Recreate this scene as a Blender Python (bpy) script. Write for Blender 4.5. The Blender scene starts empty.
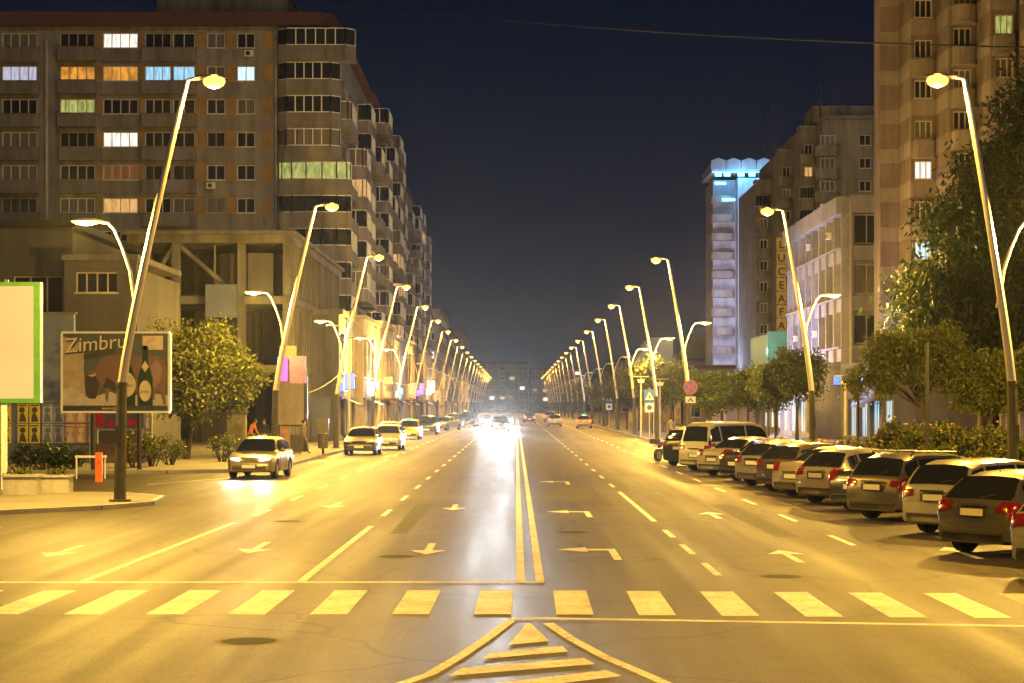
import bpy, bmesh, math, random
from mathutils import Matrix, Vector
R = math.radians
sc = bpy.context.scene
col = sc.collection
rnd = random.Random(7)
F, VX, VY, EYE = 1800.0, 516.0, 405.0, 2.65

def WX(px, Y): return (px - VX) * Y / F          # picture column at a distance -> metres across
def WZ(py, Y): return EYE + (VY - py) * Y / F     # picture row at a distance -> metres up
EXPO = 2.0
K = 1 / 2 ** EXPO

# ------------------------------------------------------------------ materials
def nt(name):
    m = bpy.data.materials.new(name); m.use_nodes = True
    t = m.node_tree
    return m, t, t.nodes['Principled BSDF']

def ramp(t, fac, stops):
    r = t.nodes.new('ShaderNodeValToRGB')
    e = r.color_ramp.elements
    while len(e) < len(stops): e.new(0.5)
    for i, (p, c) in enumerate(stops):
        e[i].position = p; e[i].color = (*c, 1) if len(c) == 3 else c
    t.links.new(fac, r.inputs[0])
    return r

def noise(t, scale, detail=4, rough=.55, vec=None, stretch=None, coord='Object'):
    n = t.nodes.new('ShaderNodeTexNoise')
    n.inputs['Scale'].default_value = scale; n.inputs['Detail'].default_value = detail
    n.inputs['Roughness'].default_value = rough
    tc = t.nodes.new('ShaderNodeTexCoord')
    mp = t.nodes.new('ShaderNodeMapping')
    if stretch: mp.inputs['Scale'].default_value = stretch
    t.links.new(tc.outputs[coord], mp.inputs[0]); t.links.new(mp.outputs[0], n.inputs['Vector'])
    return n.outputs['Fac']

def mulc(c, k): return tuple(min(1, x * k) for x in c)

def surf(name, c, rough=.8, metal=0, var=.25, scale=3, bump=.0, stretch=None, coat=0, spec=None):
    m, t, b = nt(name)
    if var > 0:
        f = noise(t, scale, 6, .6, stretch=stretch)
        r = ramp(t, f, [(.3, mulc(c, 1 - var)), (.7, mulc(c, 1 + var))])
        t.links.new(r.outputs[0], b.inputs['Base Color'])
    else:
        b.inputs['Base Color'].default_value = (*c, 1)
    b.inputs['Roughness'].default_value = rough; b.inputs['Metallic'].default_value = metal
    if coat: b.inputs['Coat Weight'].default_value = coat; b.inputs['Coat Roughness'].default_value = .05
    if spec is not None: b.inputs['Specular IOR Level'].default_value = spec
    if bump:
        bp = t.nodes.new('ShaderNodeBump'); bp.inputs['Strength'].default_value = bump; bp.inputs['Distance'].default_value = .02
        t.links.new(noise(t, scale * 12, 3), bp.inputs['Height']); t.links.new(bp.outputs[0], b.inputs['Normal'])
    return m

def concrete(name, c, streak=.45, panel=0, ribs=0):
    """weathered concrete: broad stains, vertical rain streaks, fine grain"""
    m, t, b = nt(name)
    n1 = noise(t, .35, 6, .65)
    n2 = noise(t, 1.1, 5, .6, stretch=(1, 1, .10))
    n3 = noise(t, 7, 4, .6)
    r1 = ramp(t, n1, [(.25, mulc(c, .66)), (.75, mulc(c, 1.2))])
    r2 = ramp(t, n2, [(.32, (1 - streak,) * 3), (.62, (1, 1, 1))])
    r3 = ramp(t, n3, [(.3, (.82, .82, .82)), (.7, (1, 1, 1))])
    last = r1.outputs[0]
    for o in (r2.outputs[0], r3.outputs[0]):
        mx = t.nodes.new('ShaderNodeMix'); mx.data_type = 'RGBA'; mx.blend_type = 'MULTIPLY'
        mx.inputs['Factor'].default_value = 1
        t.links.new(last, mx.inputs['A']); t.links.new(o, mx.inputs['B']); last = mx.outputs['Result']
    t.links.new(last, b.inputs['Base Color'])
    b.inputs['Roughness'].default_value = .88
    bp = t.nodes.new('ShaderNodeBump'); bp.inputs['Strength'].default_value = .3; bp.inputs['Distance'].default_value = .03
    h = noise(t, 14, 3)
    if ribs:
        w = t.nodes.new('ShaderNodeTexWave'); w.inputs['Scale'].default_value = ribs; w.wave_profile = 'SIN'
        tc = t.nodes.new('ShaderNodeTexCoord'); sp = t.nodes.new('ShaderNodeSeparateXYZ'); ad = t.nodes.new('ShaderNodeMath')
        cb = t.nodes.new('ShaderNodeCombineXYZ')
        t.links.new(tc.outputs['Object'], sp.inputs[0]); t.links.new(sp.outputs[0], ad.inputs[0]); t.links.new(sp.outputs[1], ad.inputs[1])
        t.links.new(ad.outputs[0], cb.inputs[0]); t.links.new(cb.outputs[0], w.inputs['Vector']); h = w.outputs['Fac']
        bp.inputs['Strength'].default_value = .8; bp.inputs['Distance'].default_value = .06
    t.links.new(h, bp.inputs['Height']); t.links.new(bp.outputs[0], b.inputs['Normal'])
    return m

def glow(name, c, s, var=0, scale=3, stretch=None):
    """something that gives off light: strength in display units"""
    m, t, b = nt(name)
    b.inputs['Base Color'].default_value = (.05, .05, .05, 1)
    b.inputs['Emission Strength'].default_value = s * K
    if var:
        r = ramp(t, noise(t, scale, 3, .5, stretch=stretch), [(.35, mulc(c, 1 - var)), (.65, c)])
        t.links.new(r.outputs[0], b.inputs['Emission Color'])
    else:
        b.inputs['Emission Color'].default_value = (*c, 1)
    b.inputs['Roughness'].default_value = .3
    return m

def leafmat(name, c1, c2, trans=.25):
    m, t, b = nt(name)
    g = t.nodes.new('ShaderNodeNewGeometry')
    r = ramp(t, g.outputs['Random Per Island'], [(0, c1), (.75, mulc(tuple((a + b_) / 2 for a, b_ in zip(c1, c2)), 1.0)), (1, c2)])
    t.links.new(r.outputs[0], b.inputs['Base Color'])
    b.inputs['Roughness'].default_value = .5
    tr = t.nodes.new('ShaderNodeBsdfTranslucent'); t.links.new(r.outputs[0], tr.inputs['Color'])
    mx = t.nodes.new('ShaderNodeMixShader'); mx.inputs[0].default_value = trans
    t.links.new(b.outputs[0], mx.inputs[1]); t.links.new(tr.outputs[0], mx.inputs[2])
    t.links.new(mx.outputs[0], t.nodes['Material Output'].inputs['Surface'])
    return m

def asphalt():
    m, t, b = nt('asphalt')
    n1 = noise(t, .18, 6, .65); n2 = noise(t, .9, 5, .6, stretch=(1.6, .05, 1)); n3 = noise(t, 24, 4, .75); n4 = noise(t, 2.2, 5, .7)
    r1 = ramp(t, n1, [(.3, (.066, .054, .038)), (.72, (.126, .105, .075))])
    r2 = ramp(t, n2, [(.3, (.72, .72, .72)), (.65, (1, 1, 1))])
    r3 = ramp(t, n3, [(.38, (.42, .42, .42)), (.62, (1.0, 1.0, 1.0))])
    r4 = ramp(t, n4, [(.3, (.78, .78, .78)), (.6, (1.0, 1.0, 1.0))])
    last = r1.outputs[0]
    vo = t.nodes.new('ShaderNodeTexVoronoi'); vo.feature = 'DISTANCE_TO_EDGE'; vo.inputs['Scale'].default_value = .16
    tcv = t.nodes.new('ShaderNodeTexCoord'); nz = t.nodes.new('ShaderNodeTexNoise'); nz.inputs['Scale'].default_value = .7; nz.inputs['Detail'].default_value = 6
    va = t.nodes.new('ShaderNodeMixRGB'); va.inputs[0].default_value = .92; va.blend_type = 'ADD'
    t.links.new(tcv.outputs['Object'], nz.inputs['Vector']); t.links.new(tcv.outputs['Object'], va.inputs[1]); t.links.new(nz.outputs['Color'], va.inputs[2]); t.links.new(va.outputs[0], vo.inputs['Vector'])
    r5 = ramp(t, vo.outputs['Distance'], [(.003, (.35, .35, .35)), (.008, (1, 1, 1))])
    for o in (r2.outputs[0], r3.outputs[0], r4.outputs[0], r5.outputs[0]):
        mx = t.nodes.new('ShaderNodeMix'); mx.data_type = 'RGBA'; mx.blend_type = 'MULTIPLY'; mx.inputs['Factor'].default_value = 1
        t.links.new(last, mx.inputs['A']); t.links.new(o, mx.inputs['B']); last = mx.outputs['Result']
    t.links.new(last, b.inputs['Base Color'])
    b.inputs['Specular IOR Level'].default_value = .15
    rr = ramp(t, n2, [(.3, (.46,) * 3), (.7, (.64,) * 3)])
    t.links.new(rr.outputs[0], b.inputs['Roughness'])
    bp = t.nodes.new('ShaderNodeBump'); bp.inputs['Strength'].default_value = .5; bp.inputs['Distance'].default_value = .02
    t.links.new(n3, bp.inputs['Height']); t.links.new(bp.outputs[0], b.inputs['Normal'])
    return m

def roadpaint():
    m, t, b = nt('road_paint')
    n = noise(t, 9, 6, .75); n2 = noise(t, 1.3, 4, .6)
    r = ramp(t, n, [(.34, (.20, .19, .18)), (.48, (.80, .80, .78))])
    r2 = ramp(t, n2, [(.3, (.6, .6, .6)), (.6, (1, 1, 1))])
    mx = t.nodes.new('ShaderNodeMix'); mx.data_type = 'RGBA'; mx.blend_type = 'MULTIPLY'; mx.inputs['Factor'].default_value = 1
    t.links.new(r.outputs[0], mx.inputs['A']); t.links.new(r2.outputs[0], mx.inputs['B'])
    t.links.new(mx.outputs['Result'], b.inputs['Base Color']); b.inputs['Roughness'].default_value = .6
    return m

def paving():
    m, t, b = nt('paving')
    tc = t.nodes.new('ShaderNodeTexCoord'); br = t.nodes.new('ShaderNodeTexBrick')
    br.inputs['Scale'].default_value = 2.2; br.inputs['Mortar Size'].default_value = .03
    br.inputs['Color1'].default_value = (.24, .22, .19, 1); br.inputs['Color2'].default_value = (.18, .165, .145, 1); br.inputs['Mortar'].default_value = (.07, .065, .06, 1)
    t.links.new(tc.outputs['Object'], br.inputs['Vector'])
    r = ramp(t, noise(t, .6, 6, .65), [(.3, (.6, .6, .6)), (.7, (1, 1, 1))])
    mx = t.nodes.new('ShaderNodeMix'); mx.data_type = 'RGBA'; mx.blend_type = 'MULTIPLY'; mx.inputs['Factor'].default_value = 1
    t.links.new(br.outputs[0], mx.inputs['A']); t.links.new(r.outputs[0], mx.inputs['B'])
    t.links.new(mx.outputs['Result'], b.inputs['Base Color']); b.inputs['Roughness'].default_value = .75
    return m

M = dict(
    asphalt=asphalt(), paint=roadpaint(), paving=paving(),
    ground=surf('bare_ground', (.055, .05, .04), .95, var=.4, scale=.3),
    kerb=concrete('kerb_stone', (.36, .35, .33), .25),
    beige=concrete('grey_beige_concrete', (.34, .30, .26), .45),
    parapet=concrete('ribbed_parapet', (.40, .36, .32), .4, ribs=6),
    ochre=surf('ochre_panel', (.34, .20, .05), .8, var=.3, scale=1.2),
    roofred=surf('dark_red_roof', (.13, .05, .035), .7, var=.3, scale=1.5, stretch=(4, 4, .4)),
    darkgrey=concrete('dark_grey_render', (.10, .095, .09), .35),
    bluegrey=surf('blue_grey_panel', (.10, .12, .19), .6, var=.2, scale=.8),
    oldcon=concrete('old_concrete', (.17, .158, .145), .6),
    pink=concrete('pinkish_concrete', (.33, .255, .235), .45),
    pinklight=concrete('pale_pinkish_band', (.46, .38, .355), .35),
    violet=concrete('pale_violet_grey_concrete', (.38, .37, .46), .35),
    khaki=concrete('khaki_concrete', (.30, .27, .21), .5),
    hotel=concrete('white_hotel_render', (.55, .55, .64), .25),
    hoteltrim=concrete('pink_grey_balcony', (.46, .39, .38), .3),
    far1=concrete('far_cream_render', (.42, .36, .27), .3),
    far2=concrete('far_grey_render', (.30, .27, .24), .3),
    white=surf('white_paint', (.74, .73, .70), .45, var=.06),
    frame=surf('white_window_frame', (.72, .71, .68), .4, var=.08, scale=1),
    frameold=surf('old_window_frame', (.42, .38, .32), .6, var=.25, scale=1),
    metal=surf('galvanised_pole', (.62, .60, .56), .38, .55, var=.12, scale=4, stretch=(1, 1, .2)),
    darkpole=surf('green_brown_pole_base', (.085, .08, .05), .5, .2, var=.25, scale=5),
    black=surf('black_metal', (.025, .025, .027), .45, .3, var=.2),
    rubber=surf('tyre_rubber', (.02, .02, .02), .85, var=.2),
    rim=surf('wheel_rim', (.45, .45, .46), .3, .9, var=.1),
    chrome=surf('chrome', (.6, .6, .6), .12, 1, var=0),
    plastic=surf('black_plastic', (.035, .035, .037), .55, var=.15),
    carglass=surf('car_glass', (.012, .014, .015), .04, var=0, spec=.8),
    taillens=surf('red_tail_lens', (.17, .008, .008), .15, var=.15, scale=8),
    clearlens=surf('clear_lamp_lens', (.62, .62, .64), .1, .3, var=0),
    plate=surf('number_plate', (.72, .72, .70), .4, var=.05),
    platerim=surf('plate_blue_band', (.02, .05, .35), .4, var=0),
    taillit=glow('lit_tail_light', (1, .05, .02), 9), headlit=glow('lit_headlight', (.95, .97, 1), 140),
    bark=surf('bark', (.055, .042, .03), .9, var=.4, scale=6, bump=.6, stretch=(3, 3, .6)),
    lamp=glow('sodium_lamp_lens', (1, .42, .06), 4.5), lamp2=glow('pavement_lamp_lens', (1, .48, .10), 2.4),
    lampwhite=glow('white_lamp_lens', (1, .9, .78), 40),
    orange=surf('orange_paint', (.75, .14, .02), .5, var=.12),
    green=surf('green_frame', (.07, .22, .05), .45, var=.15),
    lightbox=glow('lit_yellow_ad_panel', (1, .62, .20), .95, .12, .35),
    brown=surf('brown_panel', (.16, .07, .035), .6, var=.2), wood=surf('wood', (.2, .12, .06), .6, var=.3, stretch=(1, 8, 8)),
    signblue=surf('sign_blue', (.02, .12, .62), .35, var=0), signred=surf('sign_red', (.65, .02, .02), .35, var=0),
    signwhite=surf('sign_white', (.8, .8, .8), .35, var=0), signblack=surf('sign_black', (.015, .015, .015), .4, var=0),
    hill=surf('dark_hill', (.018, .022, .02), .95, var=.4, scale=.05),
    leaf_lit=leafmat('lit_leaf', (.06, .085, .012), (.21, .20, .03), .45),  # leaf colour raised so the lamplight is partly in the pigment
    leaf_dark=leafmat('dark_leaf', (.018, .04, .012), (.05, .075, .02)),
    leaf_ball=leafmat('clipped_leaf', (.03, .06, .012), (.12, .13, .025), .35),
    leaf_shrub=leafmat('shrub_leaf', (.04, .065, .012), (.16, .15, .03), .3),
    petal=leafmat('yellow_petal', (.45, .25, .02), (.65, .40, .06)),
    orangepetal=leafmat('orange_petal', (.45, .10, .02), (.55, .18, .03)),
)
LIT = dict(
    glass=surf('dark_window_glass', (.018, .02, .024), .06, var=.2, scale=.6, spec=.6),
    curtain=surf('curtained_window', (.15, .13, .11), .35, var=.5, scale=1.2, stretch=(5, 5, .3)),
    white=glow('white_lit_window', (.95, .86, .74), 1.6, .45, 1.6, (4, 4, .5)),
    warm=glow('warm_lit_window', (1, .52, .17), .9, .45, 1.5, (4, 4, .5)),
    orange=glow('orange_lit_window', (1, .40, .05), 1.0, .6, 1.1, (2, 2, 1)),
    blue=glow('blue_lit_window', (.38, .75, 1.0), 1.2, .5, 1.6, (4, 4, .5)),
    cyan=glow('pale_cyan_lit_window', (.7, .95, 1.0), 1.3, .3, 1.6, (4, 4, .5)),
    green=glow('yellow_green_lit_window', (.75, .78, .22), .7, .6, 1.2, (3, 3, 1)),
    dim=glow('dim_orange_lit_window', (.5, .16, .04), .35, .6, 1.5, (4, 4, .5)),
    lilac=glow('pale_lilac_lit_window', (.75, .72, .95), .8, .4, 1.5, (4, 4, .5)),
)

# ------------------------------------------------------------------ mesh builder
class MB:
    def __init__(s, M4=None):
        s.v = []; s.f = []; s.mi = []; s.M = M4 or Matrix()
    def P(s, p):
        q = s.M @ Vector(p); s.v.append((q.x, q.y, q.z)); return len(s.v) - 1
    def face(s, pts, mi=0):
        s.f.append([s.P(p) for p in pts]); s.mi.append(mi)
    def box(s, x0, x1, y0, y1, z0, z1, mi=0):
        a = [s.P(p) for p in ((x0,y0,z0),(x1,y0,z0),(x1,y1,z0),(x0,y1,z0),(x0,y0,z1),(x1,y0,z1),(x1,y1,z1),(x0,y1,z1))]
        for q in ((0,3,2,1),(4,5,6,7),(0,1,5,4),(1,2,6,5),(2,3,7,6),(3,0,4,7)):
            s.f.append([a[i] for i in q]); s.mi.append(mi)
        return s
    def prism(s, poly, z0, z1, mi=0):
        """poly in local x,y (ccw); extruded along z"""
        n = len(poly)
        a = [s.P((x, y, z0)) for x, y in poly]; b = [s.P((x, y, z1)) for x, y in poly]
        s.f.append(a[::-1]); s.mi.append(mi); s.f.append(b); s.mi.append(mi)
        for i in range(n):
            j = (i + 1) % n
            s.f.append([a[i], a[j], b[j], b[i]]); s.mi.append(mi)
        return s
    def plate(s, poly, y0, y1, mi=0):
        """poly in local x,z; extruded along y from y0 (front) to y1"""
        n = len(poly)
        a = [s.P((x, y0, z)) for x, z in poly]; b = [s.P((x, y1, z)) for x, z in poly]
        s.f.append(a); s.mi.append(mi); s.f.append(b[::-1]); s.mi.append(mi)
        for i in range(n):
            j = (i + 1) % n
            s.f.append([a[j], a[i], b[i], b[j]]); s.mi.append(mi)
        return s
    def tube(s, pts, rad, n=8, mi=0, cap=True):
        pts = [Vector(p) for p in pts]
        if not hasattr(rad, '__len__'): rad = [rad] * len(pts)
        rings = []
        for i, p in enumerate(pts):
            d = (pts[min(i + 1, len(pts) - 1)] - pts[max(i - 1, 0)]).normalized()
            u = d.cross(Vector((0, 1, 0)))
            if u.length < .1: u = d.cross(Vector((1, 0, 0)))
            u.normalize(); w = d.cross(u)
            rings.append([s.P(p + (u * math.cos(a) + w * math.sin(a)) * rad[i]) for a in (2 * math.pi * k / n for k in range(n))])
        for a, b in zip(rings, rings[1:]):
            for k in range(n):
                s.f.append([a[k], a[(k + 1) % n], b[(k + 1) % n], b[k]]); s.mi.append(mi)
        if cap:
            s.f.append(rings[0][::-1]); s.mi.append(mi); s.f.append(rings[-1]); s.mi.append(mi)
        return s
    def disc(s, c, r, y0, y1, n=20, mi=0):
        return s.plate([(c[0] + r * math.cos(2 * math.pi * k / n), c[1] + r * math.sin(2 * math.pi * k / n)) for k in range(n)], y0, y1, mi)
    def ball(s, c, r, n=8, mi=0):
        rx, ry, rz = r if hasattr(r, '__len__') else (r, r, r)
        rows = []
        for i in range(n + 1):
            th = math.pi * i / n
            rows.append([s.P((c[0] + rx * math.sin(th) * math.cos(ph), c[1] + ry * math.sin(th) * math.sin(ph), c[2] - rz * math.cos(th))) for ph in (2 * math.pi * k / (2 * n) for k in range(2 * n))])
        for a, b in zip(rows, rows[1:]):
            for k in range(2 * n):
                s.f.append([a[k], a[(k + 1) % (2 * n)], b[(k + 1) % (2 * n)], b[k]]); s.mi.append(mi)
        return s
    def build(s, name, mats, parent=None, smooth=False, sharp=35):
        me = bpy.data.meshes.new(name)
        me.from_pydata(s.v, [], s.f)
        if not hasattr(mats, '__len__'): mats = [mats]
        for m in mats: me.materials.append(m)
        if len(mats) > 1: me.polygons.foreach_set('material_index', s.mi)
        bm = bmesh.new(); bm.from_mesh(me); bmesh.ops.recalc_face_normals(bm, faces=bm.faces); bm.to_mesh(me); bm.free()
        if smooth:
            me.polygons.foreach_set('use_smooth', [True] * len(me.polygons)); me.set_sharp_from_angle(angle=R(sharp))
        o = bpy.data.objects.new(name, me); col.objects.link(o)
        if parent: o.parent = parent
        return o

def tag(o, label=None, cat=None, group=None, kind=None):
    if label: o['label'] = label
    if cat: o['category'] = cat
    if group: o['group'] = group
    if kind: o['kind'] = kind
    return o
def thing(name, label, cat, loc=(0, 0, 0), rz=0, group=None):
    o = bpy.data.objects.new(name, None); col.objects.link(o)
    o.location = loc; o.rotation_euler = (0, 0, rz); o.empty_display_size = .3
    return tag(o, label, cat, group)
def kids(o): return [c for c in col.objects if c.parent == o]
def dup(root, tree, loc, rz, label, group=None):
    r = root.copy(); col.objects.link(r); r.location = loc; r.rotation_euler = (0, 0, rz); r['label'] = label
    if group: r['group'] = group
    for part, subs in tree:
        c = part.copy(); col.objects.link(c); c.parent = r
        for q in subs:
            d = q.copy(); col.objects.link(d); d.parent = c
    return r
T = Matrix.Translation
def RZ(a): return Matrix.Rotation(R(a), 4, 'Z')

def words_mesh(text, size, mat, parent, M4, name='lettering', depth=.02, shear=0, ax='CENTER', bold=0):
    cu = bpy.data.curves.new('txt', 'FONT'); cu.body = text; cu.size = size; cu.extrude = depth; cu.align_x = ax; cu.shear = shear
    cu.offset = bold; cu.resolution_u = 3
    tmp = bpy.data.objects.new('tmp', cu); col.objects.link(tmp)
    bpy.context.view_layer.update()
    me = bpy.data.meshes.new_from_object(tmp.evaluated_get(bpy.context.evaluated_depsgraph_get()))
    bpy.data.objects.remove(tmp); bpy.data.curves.remove(cu)
    me.transform(M4 @ Matrix.Rotation(R(90), 4, 'X'))
    me.materials.clear(); me.materials.append(mat)
    o = bpy.data.objects.new(name, me); col.objects.link(o); o.parent = parent
    return o

# ------------------------------------------------------------------ setting: ground, road, pavements, markings
def structure(o): return tag(o, kind='structure')
def sheet(name, poly, z, mat, parent=None):
    mb = MB(); mb.face([(x, y, z) for x, y in poly]); o = mb.build(name, mat, parent)
    if not parent: structure(o)
    return o
g = MB(); g.face([(-900, -40, -.03), (900, -40, -.03), (900, 2500, -.03), (-900, 2500, -.03)]); structure(g.build('ground', M['ground']))
LK, RK = -9.9, 10.0
road = sheet('road', [(-60, -15), (60, -15), (60, 36), (13.2, 38), (12.9, 84), (12.2, 90), (RK + .4, 99), (RK, 104), (RK, 700), (LK, 700), (LK, 74), (-10.6, 71), (-13.5, 69.5), (-60, 68)], 0, M['asphalt'])

def pavement(name, poly, z=.13, kerbedges=None):
    mb = MB(); mb.prism(poly, -.02, z); o = structure(mb.build(name, M['paving']))
    kb = MB()
    for a, b in kerbedges or []:
        a, b = Vector(a), Vector(b); d = (b - a).normalized(); n = Vector((-d.y, d.x)) * .16
        L = (b - a).length; k = max(1, min(60, int(L / 1.0)))
        for i in range(k):
            p, q = a + d * (L * i / k + .008), a + d * (L * (i + 1) / k - .008)
            kb.prism([(p.x, p.y), (q.x, q.y), (q.x + n.x, q.y + n.y), (p.x + n.x, p.y + n.y)], -.01, z + .012)
    if kerbedges: kb.build('kerb', M['kerb'], o)
    return o
pavement('pavement_left', [(LK, 74), (LK, 700), (-60, 700), (-60, 68), (-13.5, 69.5), (-10.6, 71)], kerbedges=[((LK, 700), (LK, 74)), ((LK, 74), (-10.6, 71)), ((-10.6, 71), (-13.5, 69.5)), ((-13.5, 69.5), (-40, 68.5))][::1])
pavement('pavement_right', [(60, 36), (60, 700), (RK, 700), (RK, 104), (RK + .4, 99), (12.2, 90), (12.9, 84), (13.2, 38)],
         kerbedges=[((13.2, 38), (12.9, 84)), ((12.9, 84), (12.2, 90)), ((12.2, 90), (RK + .4, 99)), ((RK + .4, 99), (RK, 104)), ((RK, 104), (RK, 700))][::1])
isl = [(-9.7, 47.5), (-10.0, 50.5), (-11.5, 52.3), (-15, 52.8), (-24, 53), (-24, 38), (-13.6, 42.5), (-10.6, 45.6)]
pavement('traffic_island', isl, .10, kerbedges=[(isl[(i + 1) % 8], isl[i]) for i in (0, 1, 2, 3, 5, 6, 7)])

def marking(name, polys, z=.0014):
    mb = MB()
    for p in polys: mb.face([(x, y, z) for x, y in p])
    return mb.build(name, M['paint'], road)
def bar(x, y0, y1, w, dx=0): return [(x - w / 2, y0), (x + w / 2, y0), (x + dx + w / 2, y1), (x + dx - w / 2, y1)]
for k in range(-11, 14):
    x = -.53 + 1.04 * k
    dy = -.07 * max(0, x)
    marking('crosswalk_stripe', [[(x, 22.8 + dy), (x + .47, 22.8 + dy), (x + .49, 25.75 + dy), (x + .02, 25.75 + dy)]])
marking('stop_line', [[(-17, 26.75), (.42, 26.85), (.42, 27.05), (-17, 26.95)]])
marking('stop_line', [[(-.05, 22.3), (.2, 22.3), (13, 20.55), (13, 20.73), (.2, 22.47), (-.05, 22.47)]])
marking('centre_line', [bar(.07, 27.07, 330, .13), bar(.36, 27.07, 330, .13)])
marking('lane_line', [bar(-3.23, 27.0, 39.4, .13, .06)]); marking('lane_line', [bar(-6.5, 27, 40.6, .13, .15)])
marking('lane_line', [bar(3.15, 41, 55, .13)])
for x in (-3.18, -6.25, 3.15, 6.38):
    marking('dashed_lane_line', [bar(x, y, y + 2.2, .12) for y in ((28, 32, 36) if x == 3.15 else ())] +
            [bar(x, y, y + 2.6, .12) for y in range(43 if x < 0 else (58 if x == 3.15 else 34), 330, 7)])
def arrow(x, y, s, kind):
    """s=+1 pointing away from the camera, -1 towards it"""
    def q(pts): return [(x + s * a, y + s * b) for a, b in pts]
    if kind == 'left': return [q([(-.07, 0), (.07, 0), (.07, 2.0), (-.07, 2.0)]), q([(.07, 2.0), (.07, 2.35), (-.45, 2.35), (-.45, 2.0)]), q([(-.45, 1.65), (-.45, 2.75), (-1.0, 2.2)])]
    st = [q([(-.07, 0), (.07, 0), (.07, 1.7), (-.07, 1.7)]), q([(-.32, 1.7), (.32, 1.7), (0, 2.6)])]
    if kind == 'both': st += [q([(.07, 1.2), (.6, 2.1), (.6, 2.5), (.07, 1.7)]), q([(.45, 2.0), (.85, 1.9), (.95, 3.0)])]
    return st
for x, y, s, k in ((1.75, 30.8, 1, 'left'), (1.75, 42.5, 1, 'left'), (1.75, 60, 1, 'left'), (4.8, 30.3, 1, 'straight'), (4.75, 42, 1, 'straight'), (8.0, 31, 1, 'straight'),
                   (-1.6, 34.5, -1, 'straight'), (-1.6, 48, -1, 'straight'), (-4.8, 34.8, -1, 'straight'), (-4.8, 49, -1, 'straight'), (-8.2, 34, -1, 'straight')):
    marking('direction_arrow', arrow(x, y, s, k))
patch = surf('tar_patch', (.056, .055, .053), .7, var=.35, scale=4, spec=.2)
for (x, y, w_, l_) in ((5.2, 36, .5, 12), (-2.6, 37, .35, 11), (1.0, 52, 1.4, 5)):
    mb = MB(); mb.face([(x, y, .0006), (x + w_, y + .1, .0006), (x + w_ + .05, y + l_, .0006), (x - .05, y + l_ - .2, .0006)]); mb.build('asphalt_patch', patch, road)
iron = surf('cast_iron', (.022, .021, .02), .75, 0, var=.5, scale=9, spec=.1)
for (x, y) in ((-2.1, 31.5), (4.1, 27.8), (-5.2, 41), (1.2, 37.5), (-3.0, 20.2)):
    mb = MB(); mb.tube([(x, y, -.02), (x, y, .0011)], .31, 20, 0); mb.tube([(x, y, -.02), (x, y, .0008)], .38, 20, 1); mb.build('manhole_cover', [iron, patch], road)
def G(px, py): Y = F * EYE / (py - VY); return (WX(px, Y), Y)
def stroke(pts, w):
    out = []
    for a, b in zip(pts, pts[1:]):
        a, b = Vector(a), Vector(b); n = Vector((-(b - a).y, (b - a).x)).normalized() * w / 2
        out.append([tuple(a - n), tuple(b - n), tuple(b + n), tuple(a + n)])
    return out
marking('hatched_island_edge', stroke([G(511, 620), G(490, 636), G(462, 655), G(430, 674), (-1.45, 16.2), (-2.3, 14.5)], .13))
marking('hatched_island_edge', stroke([G(548, 623), G(570, 638), G(605, 657), G(640, 672), G(672, 686), (2.2, 14.6)], .13))
marking('hatched_island_bar', [[G(508, 645), G(549, 641), G(531, 623), G(527, 623)]])
marking('hatched_island_bar', [[G(482, 659), G(568, 651.5), G(562, 646), G(490, 653)]])
marking('hatched_island_bar', [[G(447, 676), G(595, 664), G(584, 658), G(462, 668)]])
marking('hatched_island_bar', [[G(470, 694), G(622, 676), G(606, 670), G(480, 685)]])
marking('parking_bay_line', [stroke([(-14.2, 42.2), (-11.2, 39.0)], .14)[0], stroke([(-12.3, 60), (-10.2, 66)], .12)[0]])
for y in range(28, 80, 4): marking('parking_bay_line', [stroke([(8.4, y), (12.4, y + 3.2)], .1)[0]])
# dark hills far behind
hb = MB()
prev = None
for i in range(61):
    x = 40 + i * 12
    h = 34 + 16 * math.sin(i * .23) + 7 * math.sin(i * .9) - (18 if i < 5 else 0)
    ring = [hb.P((x, 900, -1)), hb.P((x, 960, h * .8)), hb.P((x, 1030, h)), hb.P((x, 1200, -1))]
    if prev:
        for a in range(3): hb.f.append([prev[a], ring[a], ring[a + 1], prev[a + 1]]); hb.mi.append(0)
    prev = ring
structure(hb.build('hills', M['hill'], smooth=True))

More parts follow.
